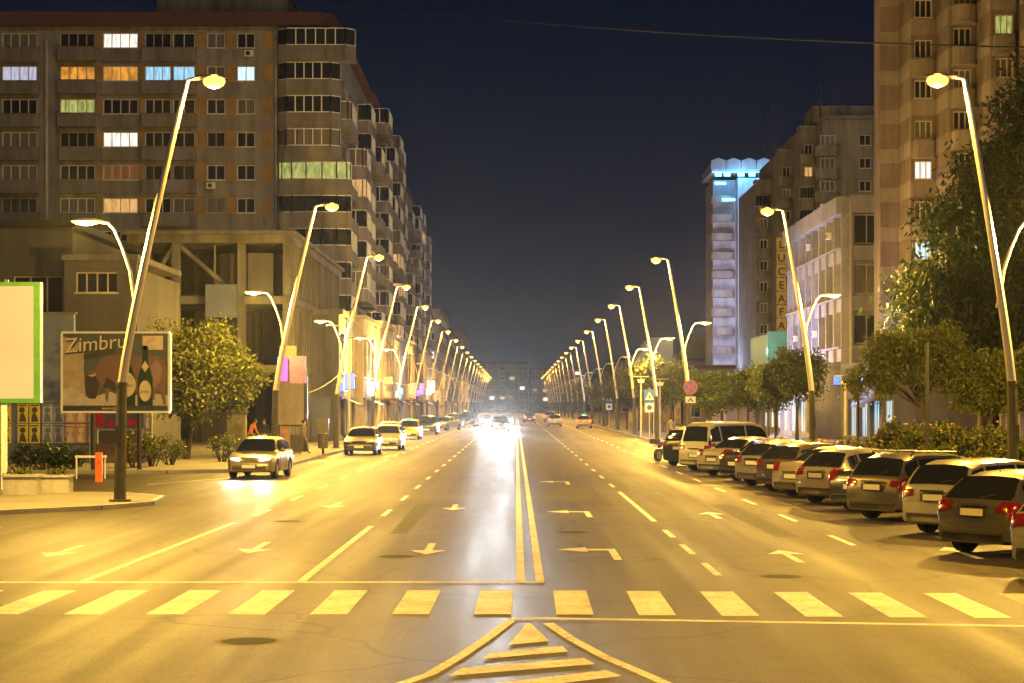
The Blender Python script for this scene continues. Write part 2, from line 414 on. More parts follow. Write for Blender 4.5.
# ------------------------------------------------------------------ buildings
def grid_wall(mb, x0, x1, z0, z1, rows, cols, depth=.28, mi=0, skip=()):
    """front wall with real openings: spandrels and piers, outer face at y = 0, outward is -y"""
    z = z0
    for r, (za, zb) in enumerate(rows):
        if za > z: mb.box(x0, x1, 0, depth, z, za, mi)
        x = x0
        for c, (xa, xb) in enumerate(cols):
            if (r, c) in skip: continue
            if xa > x: mb.box(x, xa, 0, depth, za, zb, mi)
            x = xb
        if x1 > x: mb.box(x, x1, 0, depth, za, zb, mi)
        z = zb
    if z1 > z: mb.box(x0, x1, 0, depth, z, z1, mi)
def window(parent, M4, xa, xb, za, zb, n, pane, fr='frame', depth=.12, sill=True, cross=False):
    mb = MB(M4); t = .07
    y0, y1 = depth - .05, depth + .05
    mb.box(xa, xb, y0, y1, za, za + t); mb.box(xa, xb, y0, y1, zb - t, zb)
    for i in range(n + 1):
        x = xa + (xb - xa) * i / n
        a, b = (x, x + t) if i == 0 else ((x - t, x) if i == n else (x - t / 2, x + t / 2))
        mb.box(a, b, y0, y1, za + t, zb - t)
    if sill: mb.box(xa - .06, xb + .06, -.1, y0, za - .05, za + .03)
    o = mb.build('window', M[fr], parent)
    pb = MB(M4); pb.face([(xa + .02, depth + .02, za + .02), (xb - .02, depth + .02, za + .02), (xb - .02, depth + .02, zb - .02), (xa + .02, depth + .02, zb - .02)])
    pb.build('pane', LIT[pane], o)
    return o
def balcony(parent, M4, xa, xb, z, d=1.2, mat='parapet', glaze=None, h=1.0, ch=.3, fh=2.73, n=4, fr='frame', bow=0):
    """a parapet box that stands out of a wall, the slab under it and, if enclosed, its glazing"""
    def plan(e):
        if bow:
            m = 7
            return [(xa - e, .0)] + [((xa + xb) / 2 - ((xb - xa) / 2 + e) * math.cos(math.pi * k / m), -(d + e) * (1 - bow) - (d + e) * bow * math.sin(math.pi * k / m)) for k in range(m + 1)] + [(xb + e, .0)]
        return [(xa - e, 0), (xa - e, -d + ch), (xa - e + ch, -d - e), (xb + e - ch, -d - e), (xb + e, -d + ch), (xb + e, 0)]
    mb = MB(M4); mb.prism(plan(0), z, z + h); mb.prism(plan(.05), z - .14, z)
    o = mb.build('balcony', M[mat], parent)
    if glaze:
        gb = MB(M4); p = plan(-.06); zt = z + fh - .16
        for a, b in zip(p, p[1:]):
            L = math.hypot(b[0] - a[0], b[1] - a[1]); k = max(1, round(L / .8))
            if bow: k = 1
            gb.face([(a[0], a[1], z + h), (b[0], b[1], z + h), (b[0], b[1], zt), (a[0], a[1], zt)], 1)
            for i in range(k + 1):
                x, y = a[0] + (b[0] - a[0]) * i / k, a[1] + (b[1] - a[1]) * i / k
                gb.box(x - .045, x + .045, y - .045, y + .045, z + h, zt, 0)
            for zz in (z + h, zt - .08):
                ux, uy = (b[0] - a[0]) / L, (b[1] - a[1]) / L
                gb.prism([(a[0] + uy * .04, a[1] - ux * .04), (b[0] + uy * .04, b[1] - ux * .04), (b[0] - uy * .04, b[1] + ux * .04), (a[0] - uy * .04, a[1] + ux * .04)], zz, zz + .08, 0)
        gb.build('balcony_glazing', [M[fr], LIT[glaze]], o)
    return o
def ac_unit(parent, M4, x, z):
    mb = MB(M4); mb.box(x, x + .75, -.4, -.08, z, z + .5, 0); mb.disc((x + .3, z + .25), .19, -.425, -.405, 12, 1)
    return mb.build('air_conditioner', [M['white'], M['black']], parent)

# -- the grey-beige corner block on the left, its long face along the street
FH = 2.75
ab = thing('apartment_block', 'tall grey-beige corner apartment block with lit windows facing the camera and ochre panels', 'apartment block', (-15, 150, 0))
X = lambda px: (px - VX) / 12 + 15
rows = [(WZ(48, 150) - FH * k, WZ(48, 150) - FH * k + 1.25) for k in range(9)][::-1]
cols = [(X(-22), X(-4)), (X(2), X(37)), (X(60), X(95)), (X(103), X(138)), (X(145), X(171)), (X(173), X(195)), (X(207), X(225)), (X(237), X(255))]
wall = MB()
grid_wall(wall, -48, -4.9, 0, 34.2, rows, cols)
wall.box(-48, -.3, .9, 40, 0, 34.0); wall.box(-4.9, -.3, 0, .28, 0, 34.2)
sideM = T((0, 0, 0)) @ RZ(90)
wall.build('wall', M['beige'], ab)
# street face: piers and bands with recesses
lit = {(0, 3): 'white', (1, 2): 'orange', (1, 3): 'orange', (1, 4): 'blue', (1, 5): 'blue', (1, 7): 'cyan', (2, 2): 'green', (3, 3): 'white', (4, 3): 'dim', (5, 3): 'warm', (1, 1): 'lilac', (2, 7): 'curtain', (6, 1): 'dim'}
oc = MB()
for k in range(9):
    za, zb = rows[8 - k]
    for c, (xa, xb) in enumerate(cols):
        n = {0: 2, 1: 4, 2: 4, 3: 4, 4: 3, 5: 2, 6: 2, 7: 2}[c]
        p = lit.get((k, c)) or rnd.choice(['glass', 'glass', 'glass', 'curtain'])
        window(ab, Matrix(), xa, xb, za, zb, n, p, 'frame' if rnd.random() < .7 else 'frameold')
    for a, b in ((X(197), X(205.5)), (X(226.5), X(235.5)), (X(263), X(272)), (X(97), X(102)), (X(139.5), X(143.5))):
        oc.box(a, b, -.025, .05, za - .1, zb + .1)
oc.build('ochre_panel', M['ochre'], ab)
for k in range(9):
    za, _ = rows[8 - k]
    for (a, b, d) in ((X(60), X(97), .9 if k in (0, 1, 2) else .45), (X(143), X(197), .55), (X(101), X(140), .22), (X(-2), X(40), .5)):
        if k in (5,) and b > X(130) and a < X(110): continue
        mb = MB(); mb.box(a, b, -d, -.01, za - 1.15, za - .08)
        if d > .4: mb.box(a - .04, b + .04, -d - .05, -.01, za - .08, za - .02); mb.box((a + b) / 2 - .04, (a + b) / 2 + .04, -d - .03, -d, za - 1.12, za - .1)
        mb.build('balcony', M['parapet'], ab)
for px, q in ((47, .14), (276, .09)):
    mb = MB(); mb.tube([(X(px), -.15, 0), (X(px), -.15, 33)], q, 8); mb.build('rain_pipe', M['frameold'], ab)
for (px, k) in ((82, 0), (245, 0), (207, 4), (62, 5)): ac_unit(ab, Matrix(), X(px), rows[8 - k][0] - .75)
# corner loggias
for k in range(9):
    za, _ = rows[8 - k]; top = k == 0
    a, b = X(279), X(356 if top else (341 if k < 4 else 352))
    balcony(ab, T((0, 0, 0)), a, b, za - 1.2, 1.5 if top else 1.2, 'parapet', 'curtain' if k in (3,) else ('green' if k == 4 else 'glass'), 1.15, .7 if k < 4 else .2, FH, 6, bow=0 if k < 4 else .45)
# mansard, penthouse
mb = MB(); mb.M = Matrix()
for (xa, xb, ya, yb) in ((-48, .5, -.5, 40.3),):
    lo = [(xa, ya), (xb - 1.5, ya), (xb, ya + 1.2), (xb, yb), (xa, yb)]; hi = [(xa, ya + .8), (xb - 2, ya + .8), (xb - .8, ya + 1.9), (xb - .8, yb), (xa, yb)]
    a = [mb.P((x, y, 34.2)) for x, y in lo]; b = [mb.P((x, y, 35.5)) for x, y in hi]
    mb.f.append(a[::-1]); mb.f.append(b); mb.mi += [0, 0]
    for i in range(5): mb.f.append([a[i], a[(i + 1) % 5], b[(i + 1) % 5], b[i]]); mb.mi.append(0)
mb.build('mansard_roof', M['roofred'], ab)
mb = MB(); mb.box(X(151), X(284), 2.5, 12, 35.5, 37.3); mb.box(X(148), X(287), 2.2, 12.3, 37.3, 37.6); mb.box(X(216), X(226), 2.45, 2.5, 36.2, 37)
mb.build('roof_house', M['oldcon'], ab)
def street_bays(root, M4, length, floors, z0, fh, seed, mat='parapet', wall='beige', cap=95, nb=None, sign=1):
    """balcony stacks of differing depth along a street face"""
    r = random.Random(seed); nb = nb or max(2, round(length / 7.5)); bw = length / nb
    w = MB(M4); n = 0
    for b in range(nb):
        x = b * bw; d = r.choice([.9, 1.3, 1.6, 1.1])
        rowsb = [(z0 + fh * k + .95, z0 + fh * k + 2.2) for k in range(floors)]
        grid_wall(w, x, x + bw, 0, z0 + fh * floors + .6, rowsb, [(x + .5, x + 1.7), (x + 2.3, x + bw - .5)])
        for k in range(floors):
            z = z0 + fh * k
            if n < cap:
                n += 1
                pn = r.choice(['glass'] * 6 + ['curtain'] * 2 + ['white', 'warm', 'lilac']) if r.random() < .55 else 'glass'
                window(root, M4, x + .5, x + 1.7, *rowsb[k], 2, pn)
                if r.random() < .82:
                    balcony(root, M4, x + 2.2, x + bw - .4, z, d, mat, r.choice([None, 'glass', 'glass', 'curtain', 'warm' if r.random() < .25 else 'glass']), 1.0, .35, fh, 4)
                if r.random() < .25: ac_unit(root, M4, x + .7, z + .25)
    w.build('street_wall', M[wall], root)
street_bays(ab, T((-.02, 0.4, 0)) @ RZ(90), 36, 9, 6.6, FH, 11, nb=4)
mb = MB(T((0, .4, 0)) @ RZ(90))
for k in range(9): mb.box(.05, .48, -.03, .0, 6.6 + FH * k + .2, 6.6 + FH * k + 1.9)
mb.build('ochre_panel', M['ochre'], ab)
# blocks further along the same side
for i, (y0, L, fl, lab, seed) in enumerate(((187.5, 38, 10, 'beige balcony apartment block directly behind the tall corner block on the left', 5), (227, 38, 9, 'third beige balcony block along the left of the street', 6), (266.5, 36, 9, 'farthest of the tall balcony blocks on the left, ending against the sky', 8))):
    o = thing('apartment_block', lab, 'apartment block', (-15, y0, 0))
    b = MB(); H = 6.6 + FH * fl + .6
    b.box(-14, -.3, 0, L, 0, H - .05); b.build('wall', M['beige'], o)
    street_bays(o, RZ(90), L, fl, 6.6, FH, seed, nb=4)
    b = MB(); b.box(-14.2, .25, -.2, L + .2, H, H + .5); b.box(-9, -4, 6, 14, H + .5, H + 2.6); b.build('roof', M['roofred'], o)

# podium shops on the left
def shop(y0, L, h, x, lab, wallm, signc, shopc, seed, side=1, front=True, depth=9):
    """a street-level shop; side=+1: on the left of the street, its face towards +x"""
    o = thing('shop', lab, 'shop', (x, y0 if side > 0 else y0 + L, 0))
    M4 = RZ(90 * side); r = random.Random(seed); n = max(1, round(L / 4)); w = L / n
    b = MB(M4)
    b.box(0, L, .5, depth, 0, h)
    cols = [(i * w + .5, (i + 1) * w - .5) for i in range(n)]
    rws = [(.5, 3.0)] + ([(4.9, h - 1.2)] if h > 7 else [])
    grid_wall(b, 0, L, 0, h, rws, cols, .5); b.box(-.15, L + .15, -.3, depth, h, h + .35)
    b.build('wall', M[wallm], o)
    for i, (a, c) in enumerate(cols):
        window(o, M4, a, c, .5, 3.0, 3, shopc if r.random() < .8 else 'glass', 'frameold', .3, False)
        if h > 7: window(o, M4, a, c, 4.9, h - 1.2, 3, r.choice(['glass', 'glass', 'warm', 'curtain']), 'frame', .3)
    sa = .5 + r.random() * L * .4; sz = 3.3 + r.random() * .8; s = MB(M4); s.box(sa, sa + L * (.22 + .2 * r.random()), -.28, -.02, sz, sz + .55 + .3 * r.random()); s.build('shop_sign', signc, o)
    s = MB(M4); s.box(.2, L - .2, -.2, -.02, 3.1, 3.25); s.build('fascia', M['darkgrey'], o)
    e = MB(M4 @ T((.25, -.3, 0)))                      # projecting blade sign
    bz, bh, bw_ = 3.0 + 1.6 * r.random(), .6 + 1.6 * r.random() ** 2, .45 + .5 * r.random()
    e.box(-.07, .07, -.1 - bw_, -.1, bz, bz + bh); e.build('blade_sign', signc, o)
    e = MB(M4 @ T((.25, -.3, 0))); e.box(-.09, .09, -.14 - bw_, -.1, bz + bh, bz + bh + .06); e.box(-.09, .09, -.14 - bw_, -.1, bz - .06, bz); e.build('blade_sign_frame', M['black'], o)
    ax = L * (.15 + .4 * r.random()); aw = MB(M4); aw.face([(ax, -.02, 3.15), (ax + L * .3, -.02, 3.15), (ax + L * .3, -1.1, 2.7), (ax, -1.1, 2.7)]); aw.face([(ax, -1.1, 2.7), (ax + L * .3, -1.1, 2.7), (ax + L * .3, -1.1, 2.5), (ax, -1.1, 2.5)]); aw.build('awning', M[r.choice(['brown', 'bluegrey', 'darkgrey', 'roofred'])], o)
    f = MB(M4); f.box(-.02, -.005, .6, depth * .55, .4, 3.2); f.build('side_poster', M['bluegrey'], o)
    return o
SG = dict(blue=glow('blue_shop_sign', (.10, .22, 1), 2), white=glow('white_shop_sign', (.85, .9, 1), 3), warm=glow('warm_shop_sign', (1, .45, .12), 1.3), cyan=glow('cyan_shop_sign', (.25, .7, 1), 1.8), pink=glow('pink_shop_sign', (1, .07, .55), 1.5), green=glow('green_shop_sign', (.02, .8, .35), 1.6), amber=glow('amber_shop_sign', (1, .33, .05), 1.6), violet=glow('violet_shop_sign', (.35, .2, 1), 1.6))
shops_l = [(126, 13, 9, 'two storey shop with blue lit signs beside the gutted concrete frame', 'oldcon', SG['blue'], 'blue'),
           (146, 16, 9.6, 'cream shop with bright white sign below the corner apartment block', 'far1', SG['white'], 'white'),
           (164, 17, 10, 'orange lit shop front with amber sign below the balconies', 'far1', SG['amber'], 'warm'),
           (183, 18, 9.5, 'pale shop front with cyan sign below the second balcony block', 'violet', SG['cyan'], 'white'),
           (203, 18, 9.8, 'shop with glowing warm sign on the left side of the avenue', 'far1', SG['warm'], 'warm'),
           (223, 18, 9.4, 'shop with violet sign on the left, below the third balcony block', 'oldcon', SG['violet'], 'lilac'),
           (243, 20, 9.8, 'shop with white sign on the left, beyond the violet sign', 'far1', SG['white'], 'white'),
           (266, 22, 9, 'farthest lit shop on the left under the last balcony block', 'far1', SG['amber'], 'warm')]
for i, (y0, L, h, lab, wm, sg, sl) in enumerate(shops_l): shop(y0, L, h, -12.4, lab, wm, sg, sl, 20 + i, depth=2.3 if y0 > 148 else 6)
# red tile canopy house between frame and shops
# -- far low blocks, both sides and across the end of the avenue
def plain_block(name, lab, x0, x1, y0, y1, h, mat, seed, face='front', pl=.25, cat='building'):
    o = thing(name, lab, cat, ((x0 + x1) / 2, y0, 0)); hw = (x1 - x0) / 2; r = random.Random(seed)
    b = MB(); b.box(-hw + .3, hw - .3, .31, y1 - y0, 0, h)
    nf = max(1, int(h / 3)); nc = max(2, int((x1 - x0) / 3.2)); w = (x1 - x0) / nc
    rw = [(h / nf * k + 1.0, h / nf * k + 2.3) for k in range(nf)]; cl = [(-hw + w * i + w * .25, -hw + w * i + w * .75) for i in range(nc)]
    grid_wall(b, -hw, hw, 0, h, rw, cl, .3)
    M4 = T((hw if x0 < 0 else -hw, 0 if x0 < 0 else y1 - y0, 0)) @ RZ(90 if x0 < 0 else -90)
    L = y1 - y0; nc2 = max(2, int(L / 6)); w2 = L / nc2
    cl2 = [(.4 + w2 * i + w2 * .2, w2 * i + w2 * .8) for i in range(nc2)]
    b.M = M4; grid_wall(b, .31, L, 0, h, rw, cl2, .3); b.M = Matrix()
    b.build('wall', M[mat], o)
    cnt = 0
    for (za, zb) in rw:
        for (xa, xb) in cl:
            cnt += 1
            if cnt <= 60: window(o, Matrix(), xa, xb, za, zb, 2, r.choice(['warm', 'white', 'orange']) if r.random() < pl else r.choice(['glass', 'curtain']), 'frame')
    for (za, zb) in rw:
        for (xa, xb) in cl2[:5]: window(o, M4, xa, xb, za, zb, 2, r.choice(['warm', 'white', 'orange']) if r.random() < pl else 'glass', 'frame')
    rf = MB(); rf.box(-hw - .3, hw + .3, -.3, L, h, h + .5); rf.build('roof', M['roofred'], o)
    return o
plain_block('building', 'cream block beyond the tall balcony blocks on the left side', -30, -13, 306, 350, 19, 'far1', 31)
plain_block('building', 'grey block on the left, second beyond the tall balcony blocks', -30, -13, 355, 410, 17, 'far2', 32)
plain_block('building', 'cream block on the left nearest the end of the avenue', -32, -13, 416, 500, 20, 'far1', 33)
plain_block('building', 'cream block closing the far end of the avenue, left half', -14, 4, 640, 670, 17.5, 'far1', 34)
plain_block('building', 'grey-brown block closing the far end of the avenue, right half', 5, 24, 646, 670, 15.5, 'far2', 35)
plain_block('building', 'low dark building among the trees on the far right of the avenue', 24, 50, 420, 440, 13, 'far2', 36, pl=.05)
plain_block('building', 'pale low building behind the trees left of the hotel tower', 22, 29, 240, 262, 7.5, 'far1', 37, pl=.2)

# -- gutted concrete frame in front of the corner block
cf = thing('concrete_frame', 'gutted open concrete building frame with diagonal braces behind the leafy tree', 'unfinished building', (-14.4, 115, 0))
b = MB()
for x in (-10.2, -7.6, -3.4, -.5):
    for y in (0, 8, 16, 24, 31): b.box(x, x + .5, y, y + .5, 0, 13)
for z in (4.7, 9.1, 13.0): b.box(-10.4, .15, -.3, 32, z, z + .5)
b.box(-10.7, .4, -.7, 32.2, 13.5, 13.75)
b.build('frame', M['oldcon'], cf)
b = MB()
for p, q in (((-9.6, 9.7), (-7.4, 13)), ((-7.3, 13), (-3.5, 9.7))): b.tube([(p[0], .25, p[1]), (q[0], .25, q[1])], .16, 6)
b.tube([(-9.2, .3, 12.6), (-8.1, .4, 9.8)], .06, 6); b.tube([(-4.9, .3, 9.7), (-4.9, .3, 12.9)], .07, 6); b.tube([(-7.45, .3, 9.7), (-7.45, .3, 12.9)], .12, 6)
b.build('brace', M['oldcon'], cf)
b = MB(); b.box(-10.2, .0, 9, 9.3, 0, 13); b.box(-10.3, -10.1, .5, 31, 0, 13); b.box(-2.8, -1.2, .6, .75, 9.6, 12.4); b.box(-5, -3.6, 3, 3.2, 9.6, 12.6); b.build('inner_wall', M['darkgrey'], cf)
b = MB(T((.0, 0, 0)) @ RZ(90)); b.box(.6, 31, .1, .3, .2, 13)
for i in range(22): b.box(.7 + i * 1.4, .95 + i * 1.4, -.12, .1, .2, 13)
b.build('ribbed_side_wall', M['oldcon'], cf)
b = MB(); b.box(-6.3, -5.0, 8.9, 8.99, 10.2, 11.6); b.build('lit_opening', LIT['dim'], cf)
b = MB(); b.box(-5.3, -3.3, -.9, -.75, 8.2, 10.3); b.build('board', M['bluegrey'], cf)
b = MB(); b.box(-.6, .45, -.85, -.6, 3.0, 6.4); b.build('board', M['far1'], cf)

# -- dark flat-roofed buildings behind the billboard
o = thing('dark_building', 'dark grey flat-roofed building behind the lit yellow panel', 'building', (-28, 97, 0))
b = MB(); b.box(-14, 4.1, .3, 20, 0, 12); grid_wall(b, -14, 4.1, 0, 12.2, [(6.4, 9.6)], [(-12, -4), (-3, -.2), (.9, 3.6)], .3); b.build('wall', M['darkgrey'], o)
for a, c in ((-12, -4), (-3, -.2), (.9, 3.6)): window(o, Matrix(), a, c, 6.4, 9.6, 3, 'glass', 'frameold', .2)
b = MB(); b.box(-14.2, 4.3, -.25, 20, 12.2, 12.6); b.build('roof', M['black'], o)
o = thing('dark_building', 'lower dark grey building block between blue panel wall and concrete frame', 'building', (-21.7, 94, 0))
b = MB(); b.box(-1.9, 1.9, .3, 12, 0, 9.8); grid_wall(b, -1.9, 1.9, 0, 10.2, [(8.5, 9.6)], [(-1.3, .9)], .3); b.build('wall', M['darkgrey'], o)
window(o, Matrix(), -1.3, .9, 8.5, 9.6, 4, 'glass', 'frameold', .2)
b = MB(); b.box(-2.0, 2.0, -.2, 12, 10.2, 10.5); b.build('roof', M['oldcon'], o)
o = thing('panel_wall', 'tall blue-grey panel wall left of the bison billboard', 'wall', (-23.4, 90, 0))
b = MB(); b.box(-1.3, 1.3, 0, .3, 0, 7.2)
for i in range(8): b.box(-1.3, 1.3, -.02, 0, .1 + .88 * i, .9 + .88 * i)
b.build('panel', M['bluegrey'], o); b = MB(); b.box(-1.4, 1.4, -.06, .34, 7.2, 7.3); b.build('capping', M['oldcon'], o)

# -- poster wall with pasted posters
pw = thing('poster_wall', 'low hoarding covered with rows of yellow, blue and pink posters', 'poster wall', (-21.0, 80, 0))
b = MB(); b.box(-3.5, 2.4, 0, .2, 0, 2.75); b.box(-3.6, 2.5, -.05, .25, 2.75, 2.85); b.build('hoarding', M['bluegrey'], pw)
pc = [[(.55, .42, .05), (.05, .05, .04)], [(.55, .42, .05), (.05, .05, .04)], [(.28, .30, .36), (.10, .11, .16)], [(.42, .22, .18), (.5, .42, .3)], [(.14, .12, .2), (.3, .25, .25)], [(.7, .22, .05), (.6, .4, .2)]]
pm = {}
def pmat(c):
    if c not in pm: pm[c] = surf('printed_paper', c, .7, var=.12, scale=5)
    return pm[c]
wx = [(-1.9, 0), (-1.15, 1), (-.62, 1), (-.05, 2), (.45, 2), (.95, 3), (1.42, 3), (1.88, 4)]
for (x, k) in wx:
    for z in (.95, 1.85):
        p = MB(); p.box(x, x + .46, -.02, -.002, z, z + .86, 0)
        p.disc((x + .2 + rnd.random() * .06, z + .58), .13, -.026, -.021, 9, 1)
        p.plate([(x + .08, z + .06), (x + .4, z + .06), (x + .34, z + .3), (x + .27, z + .45), (x + .14, z + .42)], -.026, -.021, 1)
        p.box(x + .05, x + .41, -.03, -.024, z + .76, z + .81, 1)
        p.build('poster', [pmat(pc[k][0]), pmat(pc[k][1])], pw)
# -- kiosk with blue banner by the hoarding
ki = thing('kiosk', 'open metal kiosk frame with blue and red banner under the billboard', 'kiosk', (-16.9, 78, 0))
b = MB()
for x in (-1.6, .75, 1.0): b.box(x, x + .12, 0, .12, 0, 2.8)
b.box(-1.6, 1.12, -.02, .1, 1.55, 1.63); b.box(-1.6, 1.12, 0, 1.2, 2.8, 2.9)
for z in (.9, 1.5, 2.1): b.box(.87, 1.0, .02, .1, z, z + .08)
b.build('frame', M['frameold'], ki)
b = MB(); b.box(-1.46, .74, .03, .07, 1.65, 2.75); b.build('banner', M['bluegrey'], ki)
b = MB(); b.box(-1.46, -.95, .015, .03, 1.7, 2.72)
for i in range(5): b.plate([(-.8 + .3 * i, 1.7), (-.62 + .3 * i, 1.7), (-.56 + .3 * i, 2.0), (-.7 + .3 * i, 2.1), (-.82 + .3 * i, 1.95)], .015, .028)
b.build('red_print', M['signred'], ki)
b = MB(); b.box(-1.5, .7, .3, 1.0, .1, .95); b.build('counter', M['wood'], ki)

# -- the bison billboard
Yb = 70
bb = thing('billboard', 'bison beer billboard with two bottles behind the nearest left lamp post', 'billboard', (WX(115, Yb), Yb, 0))
x0, x1, z0, z1 = WX(63, Yb) - WX(115, Yb), WX(168, Yb) - WX(115, Yb), WZ(411, Yb), WZ(333.5, Yb)
W, H = x1 - x0, z1 - z0
b = MB(); b.box(x0, x1, .0, .25, z0, z1); b.build('panel', M['darkgrey'], bb)
b = MB(); t = .05
b.box(x0 - t, x1 + t, -.05, .27, z1, z1 + .08); b.box(x0 - t, x1 + t, -.05, .27, z0 - .08, z0); b.box(x0 - .08, x0, -.05, .27, z0, z1); b.box(x1, x1 + .1, -.05, .27, z0, z1); b.build('border', M['white'], bb)
b = MB()
for x in (-.9, .9): b.tube([(x, .2, 0), (x, .2, z0)], .09, 8)
b.build('post', M['black'], bb)
def U(u, v): return (x0 + u * W, z0 + v * H)
def art(name, polys, c, y, rough=.5, mat=None):
    m_ = MB()
    for p in polys: m_.plate([U(*q) for q in p], y - .004, y)
    return m_.build(name, mat or surf('print_' + name, c, rough, var=.22, scale=2.5), bb)
art('print_backdrop', [[(0, 0), (1, 0), (1, 1), (0, 1)]], (.055, .065, .06), -.002)
art('print_plaster', [[(0, .08), (.22, .08), (.2, .5), (.2, .9), (0, .96)]], (.36, .28, .18), -.008)
art('print_snow', [[(0, .07), (1, .07), (1, .2), (.8, .24), (.6, .17), (.45, .25), (.25, .16), (.1, .3), (0, .28)]], (.40, .36, .30), -.014)
art('print_dark_band', [[(0, 0), (1, 0), (1, .07), (0, .07)]], (.02, .022, .02), -.020)
bis = [(.21, .40), (.22, .28), (.26, .17), (.31, .16), (.34, .22), (.36, .30), (.40, .30), (.405, .14), (.43, .12), (.435, .2), (.45, .3), (.55, .24), (.70, .26), (.80, .32), (.84, .28), (.855, .14), (.875, .14), (.885, .3), (.93, .24), (.955, .08), (.985, .08), (.97, .3), (.99, .5), (.97, .64), (.9, .72), (.78, .71), (.62, .70), (.5, .73), (.42, .72), (.35, .64), (.30, .52), (.24, .5)]
art('print_bison', [bis], (.15, .075, .055), -.026)
art('print_mane', [[(.21, .4), (.215, .28), (.26, .16), (.31, .16), (.34, .26), (.35, .36), (.30, .48), (.24, .49)], [(.38, .3), (.44, .3), (.52, .24), (.5, .36), (.42, .44)]], (.025, .02, .018), -.032)
art('print_horn', [[(.24, .47), (.27, .44), (.31, .45), (.32, .5), (.30, .48), (.27, .47)], [(.13, .34), (.16, .3), (.19, .42), (.17, .48), (.15, .46)]], (.40, .30, .2), -.038)
art('print_haunch', [[(.83, .36), (.88, .3), (.92, .36), (.95, .55), (.9, .66), (.84, .6)]], (.25, .14, .12), -.032)
def bottle(u, s): return [(u - .085 * s, .07), (u + .085 * s, .07), (u + .085 * s, .42), (u + .06 * s, .52), (u + .035 * s, .60), (u + .03 * s, .84), (u - .03 * s, .84), (u - .035 * s, .60), (u - .06 * s, .52), (u - .085 * s, .42)]
art('print_bottle', [bottle(.785, .85), bottle(.61, .95)], (.012, .035, .022), -.044, .25)
def oval(u, v, a, c_): return [(u + a * math.cos(2 * math.pi * k / 20), v + c_ * math.sin(2 * math.pi * k / 20)) for k in range(20)]
art('print_label', [oval(.785, .26, .058, .135), oval(.61, .34, .085, .16), [(.785, .5), (.82, .57), (.785, .65), (.75, .57)]], (.55, .47, .26), -.050)
art('print_logo_card', [[(.76, .79), (.955, .79), (.955, .97), (.76, .97)]], (.62, .50, .34), -.044)
art('print_logo_swoosh', [[(.79, .88), (.85, .92), (.86, .955), (.855, .92), (.80, .875)]], (.5, .08, .05), -.050)
pr_dark, pr_light = surf('print_dark_ink', (.03, .028, .025), .5, var=.1), surf('print_cream_ink', (.62, .52, .36), .5, var=.1)
def put(txt, u, v, s, mat, y, rot=0, shear=0, bold=0):
    x, z = U(u, v); words_mesh(txt, s, mat, bb, T((x, y, z)) @ Matrix.Rotation(R(-rot), 4, 'Y'), 'lettering', .004, shear, bold=bold)
put('Zimbru', .325, .775, .80, pr_dark, -.046, 5, .12, .03); put('Zimbru', .315, .785, .80, pr_light, -.060, 5, .12, .0)
put('La mulți', .10, .905, .19, pr_dark, -.05); put('ani', .09, .79, .16, pr_light, -.05)
put('www.zimbru', .48, .018, .17, pr_light, -.03); put('ZIMBRU', .785, .235, .12, pr_dark, -.058); put('ZIMBRU', .61, .31, .16, pr_dark, -.058)
b = MB(); b.plate([U(.2, .66), U(.5, .75), U(.5, .82), (U(.2, .72))], -.044, -.036); b.build('print_ribbon', pr_dark, bb)

# -- lit yellow panel with the green frame at the left edge
Yl = 56
lb = thing('light_box', 'lit blank yellow advertising panel in a green frame at the left edge', 'advertising panel', (WX(-25, Yl), Yl, 0))
cx = WX(-25, Yl); xa, xb, za, zb = -2.1, WX(40, Yl) - cx, WZ(403, Yl), WZ(282, Yl)
b = MB(); b.box(xa, xb, 0, .35, za, za + .14); b.box(xa, xb, 0, .35, zb - .12, zb); b.box(xa, xa + .2, 0, .35, za + .14, zb - .12); b.box(xb - .2, xb, 0, .35, za + .14, zb - .12); b.box(xa + .2, xb - .2, .2, .34, za + .14, zb - .12)
b.build('frame', M['green'], lb)
b = MB(); b.box(xa + .2, xb - .2, .06, .2, za + .14, zb - .12); b.build('lit_panel', M['lightbox'], lb)
b = MB(); b.box(WX(0, Yl) - cx, WX(5, Yl) - cx, .1, .26, .0, za); b.box(-1.6, -1.4, .1, .26, .0, za); b.build('post', M['white'], lb)
b = MB(); b.box(.9, 1.02, .05, .17, zb, zb + .08); b.build('bracket', M['green'], lb)

